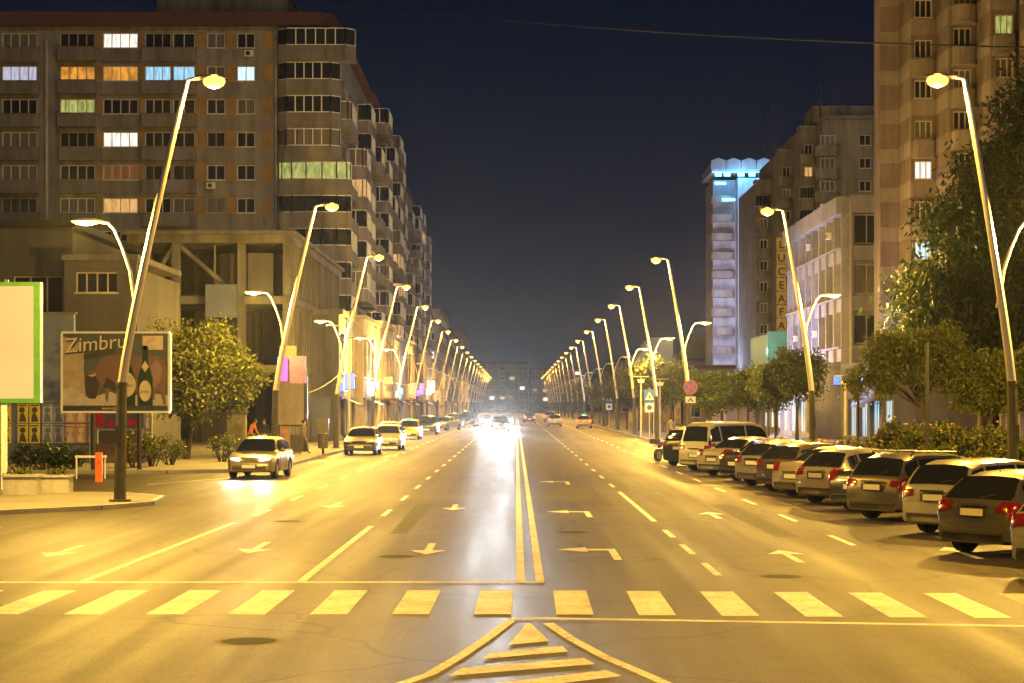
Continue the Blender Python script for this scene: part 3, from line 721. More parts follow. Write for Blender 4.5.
# -- right tower
tw = thing('tower_block', 'tall pinkish-brown saw-tooth tower block behind the big dark tree', 'tower block', (30, 112, 0))
vols = [(25.9, 27.2, 128), (27.2, 28.9, 124), (28.9, 30.6, 120), (30.6, 32.2, 116), (32.2, 34.4, 111), (34.4, 40, 107)]
b = MB(); bl = MB()
FT = 2.78
zr = [(EYE + (405 - 218) * 123 / 1800 + FT * (k - 4), EYE + (405 - 218) * 123 / 1800 + FT * (k - 4) + 1.25) for k in range(-1, 11)]
zr = [z for z in zr if z[0] > .5]
for i, (xa, xb, y) in enumerate(vols):
    xa -= 30; xb -= 30; y -= 112
    M4 = T((0, y, 0)); b.M = M4
    cl = [] if i == 0 else [(xa + .25, xa + 1.45)]
    grid_wall(b, xa, xb, 0, 42, zr if cl else [], cl, .3)
    b.box(xa + (.02 if i else 0), xb + (4 if i else 0), .31, 4.3 if i else 2.2, 0, 41.9)
    for k, (za, zb) in enumerate(zr):
        bl = MB(M4)
        if i:
            bl.box(xa - .06, xa, -.02, 3.8, za - 1.2, za - .1); bl.box(xa, xb, -.14, -.01, za - 1.2, za - .1)
        else: bl.box(xa - .02, xb, -.025, -.002, za - 1.15, za - .15)
        bl.build('pale_band', M['pinklight'], tw)
        if cl:
            p = {(1, 4): 'cyan', (1, 6): 'white', (3, 9): 'green', (3, 3): 'curtain', (1, 2): 'lilac'}.get((i, k)) or rnd.choice(['glass', 'glass', 'curtain', 'curtain'])
            window(tw, M4, cl[0][0], cl[0][1], za, zb, 3, p)
            if (i + k) % 2 == 0 or i in (2, 4):
                balcony(tw, M4, xa + .1, xb - .05, za - 1.25, 1.15 if i in (2, 4) else .7, 'pinklight', None, 1.1, .2, FT, 3, bow=.65)
    b.M = Matrix()
b.build('wall', M['pink'], tw)
ac_unit(tw, T((0, 12, 0)), -2.9, 11); ac_unit(tw, T((0, 12, 0)), -2.9, 5.4)

# -- violet-grey precast building
vb = thing('office_building', 'pale violet-grey precast office building with deep framed bays beside the tower', 'office building', (25, 135, 0))
b = MB(); fr = MB(); H = 18.3; FO = 3.75
b.box(.35, 14, .35, 27, 0, 17.2)
for M4, L in ((Matrix(), 12), (T((0, 27, 0)) @ RZ(-90), 26.9)):
    fr.M = M4; bw = 2.6 if L < 20 else 3.36; n = int(L / bw)
    for i in range(n + 1):
        x = i * bw
        fr.box(x - .16 + (.16 if i == 0 else 0), x + .16, -.6, .32, 0, H - 1.3)
    for k in range(5):
        z = 1.6 + FO * k if k else 3.0
    for k in range(1, 5):
        z = H - 1.1 - FO * k
        fr.box(.17, L, -.42, .32, z, z + 1.15)
        fr.box(.0, L, -.75, -.61, z + .95, z + 1.1)
        for i in range(n):
            window(vb, M4, i * bw + .35, (i + 1) * bw - .35, z + 1.3, z + FO - .25, 2, rnd.choice(['glass', 'glass', 'glass', 'curtain']), 'frameold', .1, False)
    fr.box(-.05, L, -.95, .3, H - 1.3, H)
fr.M = Matrix()
fr.build('precast_frame', M['violet'], vb); b.build('wall', M['violet'], vb)
for k in (0, 2, 3, 5): ac_unit(vb, T((0, 27, 0)) @ RZ(-90) @ T((0, -.3, 0)), 4 + 3.36 * k, 8.2 + (k % 3) * 3.7)
# -- khaki apartment block behind it
kb_ = thing('apartment_block', 'khaki apartment block with stepped rounded balcony stacks behind the office building', 'apartment block', (36, 216, 0))
b = MB()
kv = [(36.8, 46, 216, 37), (34.9, 36.8, 221, 36.6), (33.1, 34.9, 227, 34.6), (31.2, 33.1, 234, 31.6)]
for i, (xa, xb, y, h) in enumerate(kv):
    xa -= 36; xb -= 36; y -= 216; M4 = T((0, y, 0)); b.M = M4
    rw = [(h - 3.2 - FH * k, h - 1.95 - FH * k) for k in range(12)][::-1]; rw = [z for z in rw if z[0] > 1]
    cl = [(.5, 2.3), (5.2, 6.6), (8, 9.5)] if i == 0 else [(xa + .5, xa + 1.5)]
    grid_wall(b, xa, xb, 0, h, rw, cl, .3); b.box(xa, xb + (0 if i == 0 else 3), .31, 18, 0, h - .02)
    b.box(xa - .15, xb + .1, -.2, 2, h, h + .35)
    for k, (za, zb) in enumerate(rw):
        for c, (wa, wb) in enumerate(cl):
            window(kb_, M4, wa, wb, za, zb, 3 if wb - wa > 1.5 else 2, 'warm' if (i, k, c) in ((0, 8, 0), (2, 3, 0), (0, 4, 1)) else rnd.choice(['glass', 'curtain', 'glass', 'glass', 'warm' if rnd.random() < .2 else 'glass']), 'frame')
        if i == 0: balcony(kb_, M4, -.1, 2.8, za - 1.15, .8, 'khaki', None, 1.05, .5, FH)
        else: balcony(kb_, M4, xa - .1, xb - .1, za - 1.15, 1.1, 'khaki', rnd.choice([None, 'glass', None]), 1.1, .3, FH, bow=.7)
b.M = Matrix(); b.box(.5, 9, 5, 12, 37.3, 39.4); b.build('wall', M['khaki'], kb_)
def mast(lab, x, y, z, h):
    o = thing('antenna_mast', lab, 'antenna', (x, y, z)); b = MB(); b.tube([(0, 0, 0), (0, 0, h)], [.14, .06], 6); b.build('pole', M['black'], o)
    b = MB()
    for k in range(4): b.box(-.5, .5, -.04, .04, h * (.45 + .14 * k), h * (.45 + .14 * k) + .06)
    b.box(-.06, .06, -.3, .3, h * .8, h * .8 + .5); b.build('aerial', M['black'], o)
mast('thin antenna mast on the lower stepped roof of the khaki block', 32.2, 230, 35, 6.3); mast('tall antenna mast on the main roof of the khaki block', 37.2, 220, 37.3, 7.3)
# -- vertical letter sign
vs = thing('vertical_sign', 'tall vertical sign of dark letters on ochre panels on the khaki block', 'sign', (0, 0, 0))
Ys = 205; vs.location = (WX(781.5, Ys), Ys, WZ(372, Ys))
hl = (WZ(237, Ys) - WZ(372, Ys)) / 10
ochsign = surf('ochre_sign_panel', (.60, .40, .05), .6, var=.2)
for i, ch in enumerate('LUCEAFARUL'):
    z = hl * (9 - i)
    b = MB(); b.box(-.55, .55, 0, .22, z + .06, z + hl - .06); p = b.build('letter_panel', ochsign, vs)
    words_mesh(ch, 1.25, M['signblack'], p, T((0, -.02, z + .25)), 'letter', .015, bold=.02)
b = MB(); b.box(-.08, .08, .22, .4, -WZ(372, Ys), hl * 10)
for z in (2, 6, 10): b.box(-.05, .05, .4, 24, z, z + .1)
b.build('bracket', M['black'], vs)
# -- hotel tower
ht = thing('hotel_tower', 'white hotel tower with blue neon crown left of the khaki block', 'hotel tower', (35.2, 284, 0))
b = MB(); HH = 38.5; fh = 3.0
rw = [(HH - 2.6 - fh * k, HH - 1.2 - fh * k) for k in range(12)][::-1]
grid_wall(b, -.2, 7, 0, HH, rw, [(2.3, 5.0)], .3); b.box(-.2, 7, .31, 14, 0, HH); b.box(-3.8, -.2, 3, 14, 0, HH)
b.M = T((-3.8, 14, 0)) @ RZ(-90); b.M = Matrix()
b.build('wall', M['hotel'], ht)
for k, (za, zb) in enumerate(rw):
    window(ht, Matrix(), 2.3, 5.0, za, zb, 3, {8: 'warm', 3: 'lilac', 5: 'curtain'}.get(k, 'glass'), 'frame')
    balcony(ht, Matrix(), .1, 6.8, za - 1.0, .7, 'hotel', None, .55, .15)
    balcony(ht, T((-2.0, 3, 0)), -2.2, 1.5, za - 1.0, 1.9, 'hoteltrim', None, 1.0, .2, bow=.6)
b = MB()
for k in range(5):
    b.plate([(-4.6 + 2.4 * k, HH + 1.2), (-4.5 + 2.4 * k, HH + 2.6), (-3.4 + 2.4 * k, HH + 3.0), (-2.25 + 2.4 * k, HH + 2.6), (-2.25 + 2.4 * k, HH + 1.2)], -1.1, -.8)
b.box(-4.4, 7.4, -.8, 14.3, HH + .9, HH + 2.3); b.build('crown', M['hotel'], ht)
neon = glow('blue_neon', (.08, .55, 1), 10)
b = MB()
for x in (-3.9, -2.5, -.3, 1.4, 3.4, 5.2): b.box(x, x + 1.0, -1.05, -.95, HH + .1, HH + .7)
b.box(-4.3, 7.2, -.98, -.9, HH + .72, HH + .84); b.box(-3.9, -2.2, -1.05, -.95, HH - 1.2, HH - .8); b.box(-2.6, -.6, .3, .4, HH - 3.6, HH - 3.2)
b.build('neon_strip', neon, ht)
# -- right hand shops behind the trees
shop(112, 16, 5.2, 23.5, 'dark shop with blue lit front behind the lamp post, left of the big tree', 'darkgrey', SG['blue'], 'blue', 50, -1, depth=6)
shop(136, 18, 5.5, 22.6, 'shop with cyan lit windows behind the clipped trees', 'violet', SG['cyan'], 'cyan', 51, -1, depth=2)
gs = shop(166, 18, 6.0, 24.5, 'shop hung with a big green lit sign below the vertical letters', 'oldcon', SG['green'], 'cyan', 52, -1)
b = MB(RZ(-90)); b.box(.5, 17, -.6, -.35, 6.6, 9.4); b.build('roof_sign', glow('green_roof_sign', (.02, .40, .18), .35, .5, .5), gs)
b = MB(); b.box(-1.4, 3.4, -18.6, -18.35, 6.6, 9.4); b.build('roof_sign', glow('green_roof_sign_end', (.02, .50, .25), .5, .5, .5), gs)
shop(192, 22, 5.5, 22.5, 'pale shop with pinkish lit sign below the hotel tower', 'hoteltrim', SG['warm'], 'white', 53, -1)
shop(88, 20, 5.0, 29, 'shop with lilac lit windows hidden behind the big dark tree', 'pink', SG['violet'], 'lilac', 54, -1, depth=4)
# fabric banner-like pavilion roof far right
o = thing('pavilion', 'pale pavilion with a bluish slanted roof beyond the trees on the right', 'pavilion', (17, 250, 0))
b = MB(); b.plate([(-2.6, 5.4), (1.8, 12), (4.8, 12), (4.8, 4.4), (-1, 4.4)], 0, 14); b.build('roof', surf('pale_blue_fabric', (.40, .48, .62), .6, var=.2, scale=.4), o)
b = MB(); b.box(-.5, 4.5, .5, 13, 0, 4.4); b.build('wall', M['far1'], o)

# ------------------------------------------------------------------ street lamps
def lamp_proto(s, name, lens2='lamp2', broad=True):
    """s=+1: stands on the left kerb, leans to the road (+x)"""
    root = thing(name, '', 'street lamp'); q = 1.72 if s > 0 else 1.25
    b = MB(); pts, rad = [], []
    for i in range(13):
        t_ = i / 12; z = 3.1 + (11.15 - 3.1) * t_; x = s * (.06 + q * t_ ** 1.15); pts.append((x, 0, z)); rad.append(.125 - .05 * t_)
    b.tube(pts, rad, 10); b.tube([pts[-1], (s * (q + .22), 0, 11.2), (s * (q + .45), 0, 11.2)], [.05, .045, .04], 8); b.build('pole', M['metal'], root, True)
    b = MB(); b.tube([(0, 0, .02), (s * .03, 0, 1.6), (s * .06, 0, 3.1)], [.165, .15, .135], 10); b.tube([(0, 0, 0), (0, 0, .05)], .3, 12); b.tube([(s * .055, 0, 3.08), (s * .062, 0, 3.16)], .15, 10)
    b.box(-.09, .09, -.18, -.14, 1.5, 2.0, 0)
    b.build('pole_base', M['darkpole'], root, True)
    b = MB(); b.ball((s * (q + .68), 0, 11.23), (.46, .15, .075), 6); h = b.build('lamp_head', M['metal'], root, True)
    b = MB(); b.ball((s * (q + .78), 0, 11.12), (.30, .22, .19), 6); b.build('lamp_lens', M['lamp'], h, True)
    b = MB(); ap = [(s * .45, 0, 5.1), (s * .38, 0, 5.4), (s * .28, 0, 6.1), (s * .08, 0, 6.7), (-s * .14, 0, 7.2), (-s * .3, 0, 7.38), (-s * .5, 0, 7.4)]
    b.tube(ap, [.05, .055, .05, .045, .04, .04, .035], 8); b.build('pavement_arm', M['metal'], root, True)
    b = MB(); b.ball((-s * .85, 0, 7.42), (.46, .16, .075), 6); h2 = b.build('pavement_lamp_head', M['metal'], root, True)
    b = MB(); b.ball((-s * .88, 0, 7.37), (.33, .12, .06), 6); b.build('pavement_lamp_lens', M[lens2], h2, True)
    return root
def treeof(root): return [(p, kids(p)) for p in kids(root)]
lampL, lampR = lamp_proto(1, 'street_lamp'), lamp_proto(-1, 'street_lamp')
trL, trR = treeof(lampL), treeof(lampR)
LY = [47.7, 78.2, 105, 131.5, 158.5, 185, 212, 240] + [268 + 28 * i for i in range(12)]
RY = [47.7, 80, 107, 132, 157, 183, 212, 243] + [271 + 28 * i for i in range(12)]
labL = ['nearest lamp post on the left, in front of the bison billboard', 'lamp post beside the leafy tree and the pink lit sign', 'lamp post on the left kerb beside the dark parked sedan', 'fourth lamp post from the camera along the left kerb, by the bright white shop sign',
        'fifth lamp post from the camera along the left kerb', 'sixth lamp post from the camera along the left kerb', 'seventh lamp post from the camera along the left kerb', 'eighth lamp post from the camera along the left kerb']
labR = ['nearest lamp post on the right, standing against the big dark tree', 'lamp post on the right behind the parked cars, in front of the clipped trees', 'lamp post on the right carrying the round no-stopping sign', 'fourth lamp post from the camera on the right, near the blue crossing sign',
        'fifth lamp post from the camera along the right kerb', 'sixth lamp post from the camera along the right kerb', 'seventh lamp post from the camera along the right kerb', 'eighth lamp post from the camera along the right kerb']
LP = 5200
def lamp_or_fill_light(x, y, z, p, c, r=.16, spot=False):
    d = bpy.data.lights.new('lamp_or_fill', 'SPOT' if spot else 'POINT')
    if spot: d.spot_size = R(170); d.spot_blend = .45
    d.energy = p; d.color = c; d.shadow_soft_size = r
    o = bpy.data.objects.new('lamp_or_fill_glow', d); col.objects.link(o); o.location = (x, y, z); return o
SOD = (1, .50, .04)
for s, ys, tr, lamp, labs in ((1, LY, trL, lampL, labL), (-1, RY, trR, lampR, labR)):
    for i, y in enumerate(ys):
        x = -10.5 if s > 0 else (13.2 if i < 2 else 10.35)
        z = .1 if s > 0 and i == 0 else .13
        lab = labs[i] if i < 8 else ('one of the small lamp posts far down the left kerb' if s > 0 else 'one of the small lamp posts far down the right kerb')
        grp = ('lamp posts along the left kerb' if s > 0 else 'lamp posts along the right kerb') if i < 8 else ('far lamp posts on the left' if s > 0 else 'far lamp posts on the right')
        if i == 0:
            lamp.location = (x, y, z); lamp['label'] = lab; lamp['group'] = grp
        else: dup(lamp, tr, (x, y, z), 0, lab, grp)
        if i < 9: lamp_or_fill_light(x + s * (2.5 if s > 0 else 2.03), y, z + 10.9, LP * .05, (1, .6, .2))
        if i < 20: lamp_or_fill_light(x + s * (2.5 if s > 0 else 2.03), y, z + 10.98, LP * (1 if i < 6 else 1.5), SOD, spot=True)
        if i < 5: lamp_or_fill_light(x - s * .9, y, z + 7.25, 2700, (1, .60, .10), .1)
# lamps just behind the camera that light the crossing
for s, x, y in ((1, -10.5, 20.5), (-1, 13.2, 20.5), (1, -10.5, -6), (-1, 13.2, -6)):
    dup(lampL if s > 0 else lampR, trL if s > 0 else trR, (x, y, 0.0), 0, 'lamp post beside the crossing on the left' if s > 0 else 'lamp post beside the crossing on the right', 'lamp posts at the crossing'); lamp_or_fill_light(x + s * (2.5 if s > 0 else 2.03), y, 10.98, LP, SOD, spot=True)
# small white fittings on the lamp posts (bracket lights / tag)
# -- traffic signs
def sign_post(name, lab, x, y, h=3.0):
    o = thing(name, lab, 'road sign', (x, y, .13)); b = MB(); b.tube([(0, 0, 0), (0, 0, h)], .035, 8); b.build('post', M['metal'], o); return o
o = thing('no_stopping_sign', 'round blue and red no-stopping sign with a white plate on the third right lamp', 'road sign', (10.35, 106.7, 2.65))
b = MB(); b.disc((0, 1.05), .43, 0, .03); b.build('red_disc', M['signred'], o); b = MB(); b.disc((0, 1.05), .36, -.01, -.001); b.build('blue_disc', M['signblue'], o)
b = MB()
for a in (45, 135):
    c_, s_ = math.cos(R(a)), math.sin(R(a)); b.plate([(c_ * .37 - s_ * .05, 1.05 + s_ * .37 + c_ * .05), (c_ * .37 + s_ * .05, 1.05 + s_ * .37 - c_ * .05), (-c_ * .37 + s_ * .05, 1.05 - s_ * .37 - c_ * .05), (-c_ * .37 - s_ * .05, 1.05 - s_ * .37 + c_ * .05)], -.02 - a / 9000, -.011)
b.build('red_cross', M['signred'], o)
b = MB(); b.box(-.3, .3, 0, .03, .12, .5); b.build('plate', M['signwhite'], o); b = MB(); b.plate([(-.18, .2), (-.08, .2), (0, .34), (.08, .2), (.18, .2), (0, .44)], -.01, -.001); b.build('symbol', M['signblack'], o)
def crossing_sign(lab, x, y, k=1.0):
    o = sign_post('crossing_sign', lab, x, y, 3.9)
    b = MB(); b.box(-.45 * k, .45 * k, -.05, -.035, 2.75, 3.75); b.build('blue_panel', M['signblue'], o)
    b = MB(); b.plate([(-.34, 2.95), (.34, 2.95), (0, 3.58)], -.06, -.051); b.build('white_triangle', M['signwhite'], o)
    b = MB(); b.plate([(-.09, 3.0), (-.02, 3.0), (.02, 3.12), (.08, 3.0), (.13, 3.0), (.05, 3.28), (-.04, 3.28)], -.068, -.061); b.disc((0, 3.34), .05, -.068, -.061, 10); b.build('walking_figure', M['signblack'], o)
    b = MB(); b.box(-.36, .36, -.05, -.035, 1.95, 2.68); b.build('lower_plate', M['signwhite'], o); b = MB(); b.disc((.0, 2.32), .2, -.06, -.051, 14); b.build('symbol', M['signblue'], o)
crossing_sign('blue pedestrian crossing sign with a white plate below, nearer of the two', 10.6, 143); crossing_sign('smaller blue pedestrian crossing sign farther along the right kerb', 10.6, 205)
o = sign_post('warning_sign', 'triangular warning sign on a thin post by the right kerb', 11.1, 145, 3.6); b = MB(); b.plate([(-.45, 2.9), (.45, 2.9), (0, 3.7)], -.05, -.036); b.build('red_triangle', M['signred'], o); b = MB(); b.plate([(-.3, 2.98), (.3, 2.98), (0, 3.52)], -.06, -.051); b.build('white_triangle', M['signwhite'], o)
def thin_pole(lab, x, y, h): o = thing('thin_pole', lab, 'pole', (x, y, .1)); b = MB(); b.tube([(0, 0, 0), (0, 0, h)], .06, 8); b.build('pole', M['black'], o); b = MB(); b.tube([(0, 0, 0), (0, 0, .12)], .16, 10); b.build('foot', M['black'], o)
thin_pole('slim dark pole rising from the shrubs in front of the big tree', WX(927, 52), 52, 5.9 - 1.55); thin_pole('slim dark pole left of the big tree behind parked cars', WX(858, 80), 80, 4.2)
def square_lamp(lab, px, y, h):
    o = thing('square_lamp', lab, 'lamp', (WX(px, y), y, .13)); b = MB(); b.box(-.06, .06, -.06, .06, 0, h * .9); b.build('post', M['frameold'], o); b = MB(); b.box(-.6, .6, -.5, .5, h * .9 + .2, h * .9 + .26); b.box(-.06, .06, -.06, .06, h * .9, h * .9 + .2); b.build('shade', M['frameold'], o); b = MB(); b.plate([(-.3, h * .9), (.3, h * .9), (.18, h * .9 - .25), (-.18, h * .9 - .25)], -.2, .2); b.build('lens', M['white'], o)
square_lamp('white square-topped park lamp left of the big tree', 845, 92, 4.2); square_lamp('white square-topped park lamp among the distant right trees', 660, 128, 4.6); square_lamp('white square-topped park lamp right of the blue crossing sign', 641, 140, 5)

# ------------------------------------------------------------------ trees and plants
def leaves(mb, c, r, n, size, rr, shell=.55, droop=0, flat=1):
    for _ in range(n):
        while True:
            d = Vector((rr.gauss(0, 1), rr.gauss(0, 1), rr.gauss(0, 1)))
            if d.length > .01: break
        d.normalize(); k = shell + (1 - shell) * rr.random() ** .6
        if rr.random() < .25: k *= rr.random()
        p = Vector((c[0] + d.x * r[0] * k, c[1] + d.y * r[1] * k, c[2] + d.z * r[2] * k))
        a = Vector((rr.gauss(0, 1), rr.gauss(0, 1), rr.gauss(0, 1) * flat - droop)).normalized()
        b = a.orthogonal().normalized(); b = (Matrix.Rotation(rr.random() * 6.28, 3, a) @ b)
        s = size * (.6 + .8 * rr.random()); w = s * (.55 if not droop else .32)
        q = p + a * s
        mb.face([p, p + a * s * .5 + b * w * .5, q, p + a * s * .5 - b * w * .5])
def tree(name, lab, cat, loc, trunk_h, r0, clumps, n, size, leaf, seed, group=None, droop=0, lean=(0, 0), sub=7):
    rr = random.Random(seed); o = thing(name, lab, cat, loc, 0, group)
    t_ = MB(); top = Vector((lean[0], lean[1], trunk_h))
    t_.tube([(0, 0, -.02), (lean[0] * .3, lean[1] * .3, trunk_h * .35), (lean[0] * .75, lean[1] * .75, trunk_h * .75), top], [r0 * 1.25, r0, r0 * .85, r0 * .7], 9)
    f = MB(); tot = sum(c[3] * c[4] * c[5] for c in clumps) if len(clumps[0]) > 5 else 1
    for (cx, cy, cz, rx, ry, rz) in clumps:
        c = Vector((cx, cy, cz)); mid = top.lerp(c, .5) + Vector((rr.uniform(-.2, .2), rr.uniform(-.2, .2), -.1 * (c - top).length * .3))
        t_.tube([top - Vector((0, 0, trunk_h * .15)), mid, c], [r0 * .5, r0 * .3, r0 * .12], 6)
        share = rx * ry * rz / sum(q[3] * q[4] * q[5] for q in clumps)
        m = max(3, int(sub * (rx * ry * rz) ** .34 * 2.2)); k = int(n * share / m)
        for _ in range(m):       # lumpy: smaller sprays over each bough's volume
            d = Vector((rr.gauss(0, 1), rr.gauss(0, 1), rr.gauss(0, 1))).normalized() * (.35 + .6 * rr.random())
            s = .28 + .28 * rr.random()
            pc_ = (cx + d.x * rx, cy + d.y * ry, cz + d.z * rz)
            if rr.random() < .35: t_.tube([c, pc_], [r0 * .1, r0 * .03], 4, cap=False)
            leaves(f, pc_, (rx * s, ry * s, rz * s * (1.35 if droop else 1)), k, size, rr, .3, droop)
    t_.build('trunk', M['bark'], o, True, 60); f.build('crown', M[leaf], o)
    return o
tree('leafy_tree', 'round leafy tree lit yellow, standing right of the bison billboard', 'tree', (WX(186, 84), 84, .1), 2.2, .16,
     [(.9, 0, 3.9, 2.3, 2.2, 1.7), (1.6, -.3, 5.0, 1.6, 1.6, 1.5), (-.6, .2, 4.6, 1.6, 1.6, 1.6), (2.4, .2, 3.4, 1.4, 1.4, 1.3), (-.9, -.2, 3.0, 1.2, 1.3, 1.2), (.6, -.6, 2.6, 1.5, 1.2, .9)], 30000, .17, 'leaf_lit', 3, lean=(.35, 0), sub=9)
big = [(3.0, 1.0, 15.0, 2.2, 2.4, 2.8), (1.9, .3, 12.3, 3.0, 2.8, 2.4), (.4, 0, 9.6, 3.4, 3.0, 2.1), (3.2, 0, 9.2, 3.6, 3, 3), (-1.5, -.6, 7.3, 2.8, 2.2, 1.7), (.6, .4, 6.8, 3.0, 2.4, 1.8), (3.0, -1, 6.0, 3.2, 2.4, 1.9), (-2.2, .4, 5.4, 2.3, 2.0, 1.3), (1.2, .6, 4.4, 2.6, 1.8, 1.2), (4.8, 0, 11.5, 2.4, 2.4, 2.6)]
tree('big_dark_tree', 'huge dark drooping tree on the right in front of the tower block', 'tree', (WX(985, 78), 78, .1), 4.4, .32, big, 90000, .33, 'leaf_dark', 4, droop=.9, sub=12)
tree('drooping_tree', 'smaller drooping tree lit yellow, left of the big dark tree', 'tree', (WX(922, 63), 63, .1), 2.9, .11, [(-2.3, 0, 3.4, .5, .5, .6), (-1.2, -.2, 3.3, .6, .6, .6), (-.5, 0, 4.5, 1.4, 1.1, .85), (.5, 0, 4.6, 1.0, 1.0, .75), (-1.4, 0, 4.1, .75, .7, .65), (.9, .1, 3.8, .8, .8, .7), (-.3, -.2, 3.6, .9, .8, .6), (-1.9, 0, 3.7, .45, .5, .5)], 26000, .15, 'leaf_lit', 5, droop=1.1, sub=12)
tree('drooping_tree', 'low yellow lit drooping tree beside the nearest right lamp', 'tree', (WX(990, 62), 62, .1), 2.4, .11, [(-.5, -.1, 2.7, .8, .7, .5), (1.2, 0, 2.8, .7, .7, .5), (0, 0, 3.5, 1.2, 1.0, .8), (.9, .1, 3.8, .9, .9, .75), (-.8, 0, 3.2, .7, .7, .6), (.2, 0, 2.9, .9, .8, .5)], 18000, .15, 'leaf_lit', 6, droop=1.1, sub=12)
balls = [(797, 96, 1.55, 4.4, 'clipped round tree right beside the second right lamp'), (776, 100, 1.1, 4.0, 'slim yellow-green clipped tree left of the second right lamp'), (768, 112, 1.5, 3.9, 'clipped round tree behind the white van, nearest the green shop glow'),
         (748, 120, 1.45, 3.8, 'clipped round tree above the gold hatchback, left of the green glow'), (738, 134, 1.4, 3.9, 'clipped tree third from the no-stopping sign'), (722, 124, 1.6, 3.6, 'clipped bushy tree second from the no-stopping sign'), (706, 116, 1.5, 3.4, 'bushy tree just right of the no-stopping sign')]
for i, (px, y, r, z, lab) in enumerate(balls):
    tree('clipped_tree', lab, 'tree', (WX(px, y), y, .13), 2.2, .1, [(0, 0, z - .3, r, r, r * .95), (.3 * r, 0, z + .1, r * .7, r * .7, r * .7), (-.3 * r, 0, z + .2, r * .65, r * .7, r * .7)], 8500, .16, 'leaf_ball', 60 + i, 'clipped trees in the right park strip', sub=12)
rt = tree('roadside_tree', 'low roadside tree just left of the no-stopping sign', 'tree', (WX(672, 150), 150, .13), 2, .1, [(0, 0, 4.0, 1.9, 1.9, 1.7), (.9, 0, 4.8, 1.2, 1.2, 1.2), (-.9, 0, 3.4, 1.3, 1.3, 1.3)], 8000, .2, 'leaf_shrub', 80, 'roadside trees along the right kerb', sub=9)
rtt = treeof(rt)
for i, (px, y) in enumerate(((657, 165), (648, 156), (634, 172), (622, 185), (612, 205), (603, 226), (596, 250), (588, 275), (580, 300), (575, 335), (569, 380), (563, 420))):
    lab = ['low roadside tree behind the triangular warning sign', 'low roadside tree right behind the nearer blue crossing sign', 'low roadside tree left of the nearer blue crossing sign', 'roadside tree between the two blue crossing signs', 'roadside tree at the smaller blue crossing sign'][i] if i < 5 else 'one of the small roadside trees far along the right kerb'
    q = dup(rt, rtt, (WX(px, y) + .5, y, .13), i * 1.3, lab, 'roadside trees along the right kerb' if i < 5 else 'far roadside trees on the right'); k = .85 + .3 * rnd.random(); q.scale = (k, k, k * (1.1 if i > 6 else 1))
lt = tree('distant_tree', 'yellow lit small tree far down the left pavement', 'tree', (-9.9 - 1.4, 330, .13), 2.4, .12, [(0, 0, 4.6, 1.6, 1.6, 2), (.3, 0, 6.2, 1.2, 1.2, 1.4)], 2500, .26, 'leaf_lit', 81)
rr = random.Random(9)
shrubs = [(866, 62, 1.3, 1.25), (884, 60, 1.2, 1.5), (899, 61, 1.1, 1.9), (915, 60, 1.3, 2.0), (935, 59, 1.3, 1.9), (955, 58, 1.3, 1.95), (975, 58, 1.3, 1.8), (996, 57, 1.3, 1.75), (1012, 58, 1.2, 1.7)]
slab = ['low shrub at the left end of the flowering shrub row', 'second shrub from the left end of the flowering row', 'taller shrub third from the left in the flowering row', 'shrub left of the slim dark pole', 'yellow-lit shrub directly right of the slim dark pole', 'shrub second to the right of the slim dark pole', 'shrub third to the right of the slim dark pole', 'shrub next to the nearest right lamp post', 'shrub at the right end, behind the nearest right lamp post']
for i, (px, y, r, h) in enumerate(shrubs):
    o = thing('shrub', slab[i], 'shrub', (WX(px, y), y, .13), 0, 'flowering shrubs behind the parked cars'); f = MB(); st = MB(); fl = MB()
    for k in range(16):
        a, q = rr.random() * 6.28, rr.random() ** .5 * r * .75; c = (q * math.cos(a), q * math.sin(a), h * (.3 + .6 * rr.random()))
        st.tube([(c[0] * .2, c[1] * .2, 0), (c[0] * .7, c[1] * .7, c[2] * .6), c], [.03, .02, .008], 5, cap=False); leaves(f, c, (.38, .38, .34), 120, .14, rr, .2)
        leaves(fl, (c[0], c[1], c[2] + .15), (.35, .35, .3), 6, .1, rr, .6)
    st.build('stem', M['bark'], o); f.build('foliage', M['leaf_shrub'], o); fl.build('blossoms', M['petal'], o)
for i, (px, y, wd, lab, mt) in enumerate(((845, 76, 2.2, 'low bed of yellow flowers left of the flowering shrubs', 'petal'), (812, 80, 2.3, 'low bed of yellow flowers at the foot of the second right lamp', 'petal'), (772, 86, 2.6, 'low bed of yellow flowers under the clipped trees', 'petal'), (740, 92, 1.6, 'low bed of orange flowers beyond the white van', 'orangepetal'))):
    o = thing('flower_bed', lab, 'flower bed', (WX(px, y), y, .13), 0, 'flower beds in the right park strip'); b = MB(); b.box(-wd / 2, wd / 2, -.6, .6, 0, .35); b.build('planter', M['bluegrey'], o)
    f = MB(); leaves(f, (0, 0, .6), (wd / 2, .6, .35), 1200, .13, rr, .2); f.build('foliage', M['leaf_shrub'], o); f = MB(); leaves(f, (0, -.1, .72), (wd / 2, .6, .32), 420, .1, rr, .5); f.build('blossoms', M[mt], o)
o = thing('low_wall', 'long low blue-grey planter wall behind the parked cars', 'wall', (WX(812, 68), 68, .13)); b = MB(); b.box(-2.2, 2.6, 0, .25, 0, .75); b.build('wall', M['bluegrey'], o); b = MB(); b.box(-2.25, 2.65, -.04, .29, .75, .82); b.build('coping', M['kerb'], o)
bl_ = [(30, 70, 1.1), (45, 71, .9), (57, 71, 1.0), (72, 71, .8), (135, 73, 1.5), (152, 74, 1.3), (170, 76, 1.1), (222, 80, 1.2)]
blab = ['dark bush under the yellow posters', 'dark bush under the blue posters', 'dark bush under the pink posters', 'dark low bush beside the white rail', 'wide bush right of the nearest left lamp post', 'bush under the right end of the billboard', 'bush left of the leafy tree trunk', 'bush right of the leafy tree trunk']
